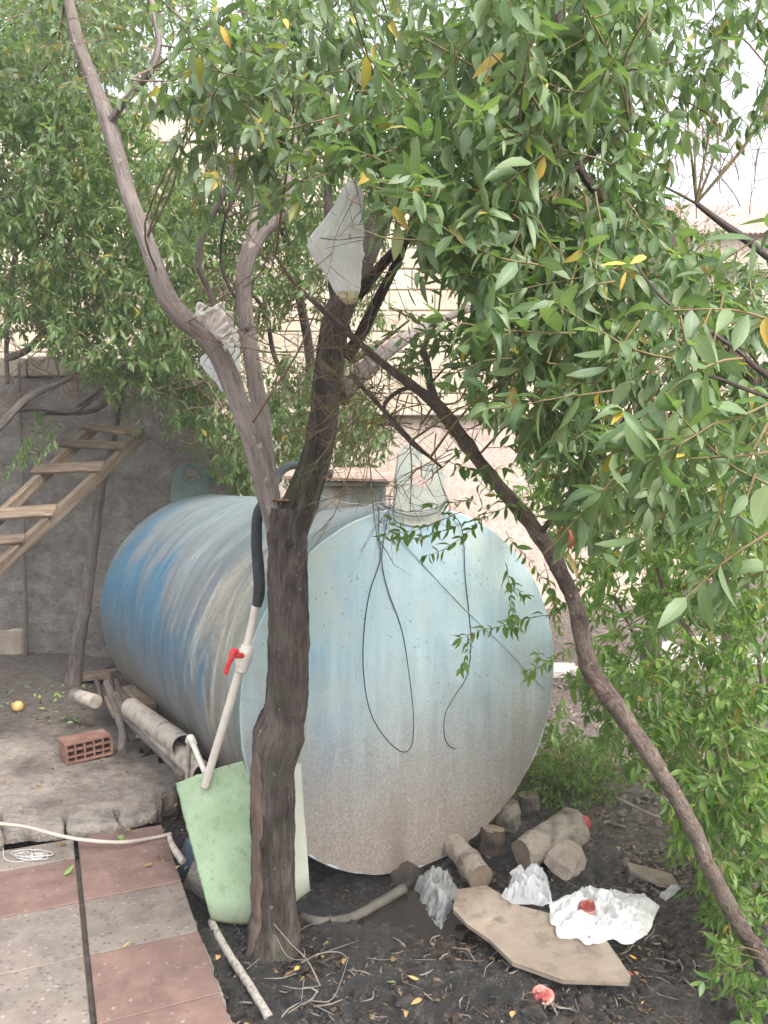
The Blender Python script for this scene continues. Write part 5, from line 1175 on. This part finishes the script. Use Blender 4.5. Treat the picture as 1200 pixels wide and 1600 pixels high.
def hollow(name, a_, b_, r, m, label):
    t_ = thing(name, Vector(a_), label, 'pipe'); a_, b_ = Vector(a_), Vector(b_); mb = MB(); d = (b_ - a_)
    mb.tube([a_, a_ + d * .5, b_], r, 24, 3, cap=False); mb.tube([b_, a_ + d * .5, a_], r * .92, 24, 3, cap=False)
    n = 24; o = d.orthogonal().normalized(); vs = []
    for rr in (r, r * .92):
        for k in range(n): vs.append(b_ + Matrix.Rotation(2 * math.pi * k / n, 3, d.normalized()) @ o * rr)
    mb.add(vs, [(k, (k + 1) % n, n + (k + 1) % n, n + k) for k in range(n)], None, False)
    return part('tube', mb, m, t_)
hollow('drain_pipe', P(205, 1106, 4.45), P(286, 1166, 3.72), .056, M['pvc_dirty'], 'wide dirty cream plastic pipe lying open ended beside the tank')
hollow('drain_pipe', P(232, 1135, 4.2), P(318, 1210, 3.52), .05, M['pvc_dirty'], 'second wide plastic pipe lying low against the tank under the first')
# dead branches
def stick(name, lst, wl, m, label, cat='branch', **kw):
    mb = MB(); mb.tube(PX(lst), RD(wl, [q[2] for q in lst]), 12, 5, bump=.18, bs=20); return solo(name, mb, m, label, cat)
stick('dead_branch', [(168, 1066, 5.1), (175, 1090, 4.9), (186, 1120, 4.6), (192, 1145, 4.4), (190, 1175, 4.2)], [16, 16, 16, 15, 15], M['bark_back'], 'curved dead branch lying between the hollow brick and the wide pipe')
stick('dead_branch', [(182, 1085, 4.9), (200, 1118, 4.5), (222, 1142, 4.2), (262, 1182, 3.85), (292, 1216, 3.6)], [17, 20, 22, 22, 22], M['bark_back'], 'thick knotty dead branch lying along the wide plastic pipe')
stick('dead_branch', [(214, 1150, 4.25), (228, 1154, 4.15), (236, 1162, 4.1)], [5, 7, 9], M['log_bark'], 'short side stub of the branch beside the plastic pipe')
stick('dead_branch', [(183, 1062, 5.2), (186, 1078, 5.), (200, 1096, 4.7), (214, 1104, 4.5)], [10, 16, 18, 17], M['log_dark'], 'dark broken branch on top of the pile by the tank')
stick('dead_branch', [(150, 1060, 5.5), (156, 1082, 5.2), (160, 1100, 5.)], [8, 8, 7], M['log_dark'], 'thin dark branch behind the hollow brick')
mb = MB()
def plank(p0, p1, w_, h_, label, m='plank', up=(0, 0, 1)):
    p0, p1 = Vector(p0), Vector(p1); d = p1 - p0; x = d.normalized(); y = Vector(up).cross(x).normalized(); z = x.cross(y); mb = MB()
    mb.box(Matrix.Translation((p0 + p1) / 2) @ Matrix((x, y, z)).transposed().to_4x4(), d.length, w_, h_, .004); return solo('plank', mb, M[m], label, 'plank')
plank(P(196, 1076, 5.), P(232, 1104, 4.55), .10, .035, 'short weathered plank lying against the side of the tank')
plank(P(170, 1090, 4.95), P(184, 1118, 4.6), .06, .03, 'small grey plank under the curved dead branch')
plank(P(120, 1058, 6.1), P(182, 1052, 6.), .16, .05, 'pale flat board at the foot of the slender crooked trunk', 'plank')
mb = MB(); mb.tube(PX([(116, 1086, 5.0), (150, 1096, 4.85)]), .042, 18, 1, bump=.03, bs=20); solo('broken_pot', mb, M['pvc_dirty'], 'short dirty white pipe piece behind the hollow brick', 'pipe')
# hollow clay brick
bc = P(133, 1126, 4.42); bc.z = ZS + .062
hb = thing('hollow_brick', Vector((bc.x, bc.y, ZS)), 'broken hollow red clay brick lying on the concrete', 'brick')
bx, by, bzz = .25, .17, .105; Mx0 = Matrix.Translation(bc) @ Matrix.Rotation(R(36), 4, 'Z') @ Matrix.Rotation(R(-2), 4, 'Y')
mb = MB(); th = .010
mb.box(Mx0 @ Matrix.Translation((0, 0, -bzz / 2 + th / 2)), bx, by, th, .001); mb.box(Mx0 @ Matrix.Translation((0, .01, bzz / 2 - th / 2)), bx, by - .02, th, .001)
mb.box(Mx0 @ Matrix.Translation((-bx / 2 + th / 2, 0, 0)), th, by - .001, bzz - 2 * th); mb.box(Mx0 @ Matrix.Translation((bx / 2 - th / 2, 0, 0)), th, by - .001, bzz - 2 * th); part('outer_wall', mb, M['clay'], hb)
for k in range(1, 5):
    mb = MB(); mb.box(Mx0 @ Matrix.Translation((-bx / 2 + bx * k / 5, .002, 0)), .008, by - .006, bzz - 2 * th - .001); part('web', mb, M['clay'], hb)
for k in (-1, 1):
    mb = MB(); mb.box(Mx0 @ Matrix.Translation((0, .004, k * bzz / 6)), bx - 2 * th - .001, by - .01, .007); part('web', mb, M['clay'], hb)
mb = MB(); mb.box(Mx0 @ Matrix.Translation((0, by / 2 - .01, 0)), bx - .022, .006, bzz - .022); part('back_face', mb, M['clay_dirty'], hb)

# ------------------------------------------------------------------ GREEN SHEET and scraps
gs_b = S(400, 1440)
TL, TR, BL, BR = P(275, 1224, 3.2), P(470, 1172, 3.16), P(330, 1437, 2.99), P(484, 1392, 3.06)
def gsf(u, v):
    top = TL.lerp(TR, u) ; bot = BL.lerp(BR, u); q = top.lerp(bot, v); bow = math.sin(math.pi * u)
    q = q + Vector((0, -.05 * bow, .0)) + Vector((0, 0, .035 * bow * (1 - v) - .035 * bow * v)); 
    if u > .8: q.z -= (u - .8) / .2 * .06 * (1 - v)
    return q + Vector((.3, 1, .2)) * .004 * fb(q, 9, 3) * 1. + Vector((.004 * noise.noise(Vector((0, v * 22, 1))) * (u < .02), 0, .005 * noise.noise(Vector((u * 30, 0, 1))) * (v < .02)))
mb = MB(); mb.grid(gsf, 50, 50, True, .005); solo('green_sheet', mb, M['green_sheet'], 'pale green curved fibreglass sheet leaning behind the tree trunk', 'sheet')
mb = MB(); q = [S(268, 1368, .02), S(292, 1376, .0), P(310, 1330, 3.15), P(290, 1312, 3.2)]; mb.prism([q[0], q[1], q[2], q[3]], (.004, .012, .004)); solo('blue_board', mb, M['blue_grey'], 'small dark blue board scrap propped left of the green sheet', 'board')
mb = MB(); mb.prism([S(285, 1385, .01), S(322, 1408, .01), P(316, 1345, 3.1), P(306, 1336, 3.14)], (.004, .012, .004)); solo('brown_board', mb, M['kerb'], 'grey brown board scrap under the blue one beside the green sheet', 'board')
mb = MB(); mb.tube([S(330, 1440, .03), S(352, 1482, .02), S(380, 1525, .02), S(402, 1560, .02), S(420, 1590, .02)], .0145, 12, 5, bump=.12, bs=40); solo('peeling_pipe', mb, M['paint_peel'], 'thin pipe with peeling white paint lying in the soil beside the kerb', 'pipe')
mb = MB(); mb.tube([P(286, 1346, 3.18), P(276, 1332, 3.22), P(268, 1318, 3.28), P(265, 1308, 3.32)], [.014, .015, .013, .011], 12, 5, bump=.15, bs=40); solo('short_pipe', mb, M['pvc_dirty'], 'short dirty white pipe end where the cream hose meets the tiles', 'pipe')
hz = .012
mb = MB(); mb.tube([G(-90, 1276, .08), G(0, 1287, .08), G(40, 1292, .075), G(90, 1305, .065), G(135, 1313, .05), G(190, 1316, .035), G(235, 1310, .012), G(268, 1303, .015)], .0085, 8, 8); solo('garden_hose', mb, M['pvc_cream'], 'thin cream garden hose lying across the edge of the tiles', 'hose')
mb = MB(); pts = []
for k in range(60):
    a_ = k * .52; pts.append(G(50 + 30 * math.cos(a_) * (.6 + .4 * math.sin(k * .7)) + 8 * math.sin(k * .31), 1336 + 9 * math.sin(a_) * (.6 + .4 * math.cos(k * .43)), .006 + .008 * (k % 5) / 5))
mb.tube([G(5, 1325, .006), G(8, 1342, .006), G(30, 1347, .006)] + pts, .003, 5, 3); solo('string_tangle', mb, M['wire_pale'], 'tangle of pale string on the tiles below the cream hose', 'string')
# loose wood debris and twigs in front
def gtwig(pl, r, label):
    mb = MB(); mb.tube([S(a, b, c_) for a, b, c_ in pl[0]], [r * (1 - .5 * i / max(1, len(pl[0]) - 1)) for i in range(len(pl[0]))], 6, 5)
    for s_ in pl[1:]: mb.tube([S(a, b, c_) for a, b, c_ in s_], r * .55, 5, 5)
    return solo('twig', mb, M['twig_grey'], label, 'twig')
gtwig([[(500, 1540, .02), (480, 1500, .05), (455, 1475, .09), (425, 1440, .14)], [(480, 1500, .05), (450, 1495, .1), (430, 1460, .13)], [(500, 1540, .02), (470, 1545, .03), (440, 1540, .03)]], .0028, 'forked dry twig rising from the soil at the foot of the trunk')
gtwig([[(440, 1590, .01), (480, 1565, .02), (520, 1560, .02), (545, 1495, .06)], [(480, 1565, .02), (520, 1585, .02)], [(470, 1570, .02), (475, 1530, .07)]], .0022, 'long thin dry twig on the soil at the bottom near the peeling pipe')
gtwig([[(470, 1505, .02), (500, 1490, .04), (530, 1488, .03), (545, 1500, .02)], [(500, 1490, .04), (560, 1470, .03)]], .0026, 'arched dry twig with a yellow leaf right of the trunk base')
gtwig([[(880, 1375, .03), (935, 1400, .04), (920, 1370, .05)]], .002, 'thin twig lying on the mud by the rock')
mb = MB(); mb.tube([S(875, 1530, .03), S(920, 1505, .03), S(945, 1480, .04), S(925, 1462, .06)], .002, 5, 5); solo('string', mb, M['wire_pale'], 'thin pale string curling over the board below the large bag', 'string')
mb = MB(); mb.tube([S(1180, 1310, .05), S(1100, 1300, .06), S(1030, 1278, .08), S(960, 1245, .1)], .009, 8, 5, bump=.2, bs=20); solo('dead_branch', mb, M['log_bark'], 'straight dead stick lying on the soil behind the leaning trunk', 'branch')

# ------------------------------------------------------------------ FALLEN LEAVES (countable, near) and litter
def fallen(px, py, sz, m, label, z=None, k=0, group='fallen leaves'):
    p = S(px, py, .012) if z is None else G(px, py, z + .004); v, f, uv = HI[k]; mb = MB()
    Fm = frame(Vector((random.uniform(-1, 1), random.uniform(-1, 1), .12)), Vector((random.gauss(0, .25), random.gauss(0, .25), 1)), 0)
    mb.add([p + Fm @ (Vector((q[0], q[1] * 1.5, q[2] * .8)) * sz) for q in v], f, uv); return solo('fallen_leaf', mb, m, label, 'leaf', group)
for px, py, sz, mm, lb in ((690, 1502, .05, 'leaf_yellow', 'orange leaf curled on the wet black mud'), (540, 1497, .045, 'leaf_dry', 'brown leaf caught on the arched twig'), (612, 1503, .04, 'leaf_dry', 'pale brown leaf on the dark mud left of the orange leaf'),
                           (618, 1535, .05, 'leaf_fallen_green', 'green leaf on the mud in front of the orange leaf'), (655, 1530, .045, 'leaf_dry', 'tan leaf standing on the mud below the orange leaf'), (660, 1560, .05, 'leaf_dry', 'yellowish brown leaf near the bottom of the mud'),
                           (685, 1560, .045, 'leaf_dry', 'dull orange leaf near the bottom beside the tan one'), (575, 1420, .045, 'leaf_dry', 'upright tan leaf by the bent dark pipe'), (345, 1490, .06, 'leaf_dry', 'broad ochre leaf beside the peeling pipe'),
                           (355, 1535, .045, 'leaf_dry', 'small pale leaf near the kerb'), (468, 1510, .03, 'leaf_yellow', 'yellow leaf scrap at the foot of the trunk'), (435, 1520, .05, 'leaf_dry', 'curled brown leaf left of the forked twig'),
                           (995, 1497, .045, 'leaf_yellow', 'long yellow leaf below the large white bag'), (965, 1490, .035, 'leaf_dry', 'small tan leaf between the bag and the yellow leaf'), (862, 1376, .035, 'leaf_yellow', 'yellow leaf by the rock'),
                           (690, 1435, .03, 'leaf_dry', 'brown leaf under the grey translucent bag'), (1030, 1560, .04, 'leaf_dry', 'reddish brown leaf on the bare soil at lower right'), (1120, 1550, .04, 'leaf_dry', 'tan leaf under the right branches'), (800, 1590, .04, 'leaf_dry', 'pale leaf at the bottom edge of the mud'),
                           (740, 1570, .04, 'leaf_dry', 'brown leaf in the puddled mud'), (1010, 1420, .04, 'leaf_dry', 'brown leaf right of the large bag'), (560, 1580, .035, 'leaf_dry', 'pale leaf at bottom centre')):
    fallen(px, py, sz, M[mm], lb, k=random.randrange(6))
for px, py, sz, mm, lb, z in ((193, 1480, .03, 'leaf_yellow', 'small orange leaf on the speckled grey tile', .004), (100, 1368, .06, 'leaf_fallen_green', 'green leaf lying across the tile joint', .004), (183, 1307, .06, 'leaf_fallen_green', 'green leaf beside the cream hose', .012), (203, 1297, .05, 'leaf_dry', 'tan leaf beside the green one near the hose', .02),
                              (245, 1335, .05, 'leaf_dry', 'tan leaf at the tile corner near the short pipe', .01), (262, 1344, .05, 'leaf_dry', 'orange brown leaf at the tile corner', .006), (240, 1350, .045, 'leaf_dry', 'curled pale brown leaf on the tile corner', .006), (262, 1240, .04, 'leaf_dry', 'tan leaf left of the green sheet', ZS),
                              (275, 1222, .05, 'leaf_dry', 'orange leaf at the top corner of the green sheet', ZS), (195, 1205, .03, 'leaf_dry', 'pale leaf on the concrete', ZS), (120, 1165, .04, 'leaf_fallen_green', 'small green leaf on the concrete in front of the brick', ZS), (232, 1203, .03, 'leaf_yellow', 'tiny yellow leaf on the concrete', ZS), (62, 1237, .03, 'leaf_dry', 'small brown leaf near the slab edge', ZS), (95, 1322, .05, 'leaf_dry', 'brown curled leaf beside the string', .006)):
    fallen(px, py, sz, M[mm], lb, z, random.randrange(6))
def litter(name, n, region, m, smin, smax, seed, on=None):
    rr = random.Random(seed); mb = MB()
    for _ in range(n):
        x = rr.uniform(region[0], region[2]); y = rr.uniform(region[1], region[3])
        p = (S(x, y, .008) if on is None else G(x, y, on)); sz = rr.uniform(smin, smax); v, f, uv = LO[rr.randrange(3)]
        Fm = frame(Vector((rr.uniform(-1, 1), rr.uniform(-1, 1), rr.uniform(-.2, .3))), Vector((rr.gauss(0, .4), rr.gauss(0, .4), 1)), 0); mb.add([p + Fm @ (Vector((q[0], q[1] * 1.4, q[2])) * sz) for q in v], f, uv)
    o = solo(name, mb, m, kind='stuff'); return o
M['leaf_rotten'] = simple('leaf_rotten', (.05, .032, .02), (.22, .14, .08), 14, .6, .4, .003)
litter('leaf_litter', 260, (300, 1380, 1250, 1640), M['leaf_dry'], .01, .038, 1)
litter('leaf_litter', 40, (440, 1400, 1200, 1640), M['leaf_fallen_green'], .012, .03, 12)
litter('rotten_leaves', 900, (480, 1370, 1250, 1640), M['leaf_rotten'], .012, .04, 9)
litter('leaf_litter', 260, (880, 1040, 1250, 1400), M['leaf_dry'], .015, .04, 2)
litter('leaf_litter', 160, (-20, 1070, 260, 1250), M['leaf_dry'], .012, .035, 3, ZS + .012)
litter('leaf_litter', 70, (-20, 1060, 130, 1130), M['leaf_fallen_green'], .03, .06, 4, ZS + .02)
litter('leaf_litter', 50, (225, 1240, 300, 1400), M['leaf_dry'], .012, .035, 5, .0)
def clods(name, n, region, m, smin, smax, seed, flat=.5):
    rr = random.Random(seed); mb = MB()
    for _ in range(n):
        p = S(rr.uniform(region[0], region[2]), rr.uniform(region[1], region[3])); s_ = rr.uniform(smin, smax) * (1 if rr.random() < .9 else 1.8); vs = []
        Rm = Matrix.Rotation(rr.uniform(0, 6.3), 3, 'Z') @ Matrix.Rotation(rr.uniform(-.6, .6), 3, 'X')
        for q in ((1, 0, 0), (-1, 0, 0), (0, 1, 0), (0, -1, 0), (0, 0, 1), (0, 0, -1), (.7, .7, .4), (-.7, -.6, .5)):
            vs.append(p + Rm @ Vector((q[0] * s_ * rr.uniform(.6, 1.2), q[1] * s_ * rr.uniform(.6, 1.2), q[2] * s_ * flat * rr.uniform(.6, 1.2))))
        mb.add(vs, [(0, 6, 4), (6, 2, 4), (2, 1, 4), (1, 7, 4), (7, 3, 4), (3, 0, 4), (0, 2, 6), (1, 3, 7), (0, 5, 2), (2, 5, 1), (1, 5, 3), (3, 5, 0)], None, rr.random() < .5)
    return solo(name, mb, m, kind='stuff')
clods('mud_crumbs', 3400, (330, 1370, 1200, 1650), M['clod'], .004, .018, 1)
clods('soil_crumbs', 3200, (850, 1060, 1250, 1450), M['clod_dry'], .004, .02, 2)
clods('dark_crumbs', 1600, (880, 1300, 1250, 1650), M['clod_mid'], .004, .016, 7)
clods('soil_crumbs', 420, (420, 1530, 640, 1650), M['clod_mid'], .004, .012, 3)
clods('soil_crumbs', 260, (-20, 1050, 300, 1120), M['clod'], .008, .02, 4)
def sticks(name, n, region, m, seed, lmin, lmax):
    rr = random.Random(seed); mb = MB()
    for _ in range(n):
        p = S(rr.uniform(region[0], region[2]), rr.uniform(region[1], region[3]), .012); a_ = rr.uniform(0, 6.28); L = rr.uniform(lmin, lmax) * (.5 + rr.random()); d = Vector((math.cos(a_), math.sin(a_), rr.uniform(-.1, .25)))
        o = Vector((-d.y, d.x, 0)) * rr.uniform(-.25, .25) * L; mb.tube([p, p + d * L * .5 + o, p + d * L], [rr.uniform(.0012, .0035)] * 2 + [.001], 4, 2, cap=False)
    return solo(name, mb, m, kind='stuff')
sticks('twig_litter', 260, (340, 1390, 1250, 1640), M['twig_grey'], 1, .02, .09)
sticks('twig_litter', 160, (860, 1060, 1250, 1420), M['twig_grey'], 2, .03, .12)
sticks('twig_litter', 110, (-20, 1060, 300, 1230), M['twig'], 3, .02, .08)
sticks('bark_litter', 220, (340, 1390, 1250, 1640), M['log_dark'], 4, .015, .06)
clods('wet_lumps', 420, (520, 1390, 1000, 1640), M['clod'], .012, .03, 8, .6)
print('objects', len(bpy.data.objects), 'tris', sum(len(o.data.polygons) * 2 for o in bpy.data.objects if o.type == 'MESH'))
# ------------------------------------------------------------------ thin haze volume, added to imitate lens glare; the yard air is clear
mb = MB(); mb.box(Matrix.Translation((0, 20, 3.4)), 150, 90, 10.4)
hz_ = solo('added_haze', mb, bpy.data.materials.new('glare_haze'), kind='stuff'); hm = hz_.data.materials[0]; hm.use_nodes = True
nt = hm.node_tree; nt.nodes.clear(); o_ = nt.nodes.new('ShaderNodeOutputMaterial'); pv = nt.nodes.new('ShaderNodeVolumePrincipled')
pv.inputs['Color'].default_value = (.95, .97, 1, 1); pv.inputs['Density'].default_value = .0035; nt.links.new(pv.outputs[0], o_.inputs['Volume'])
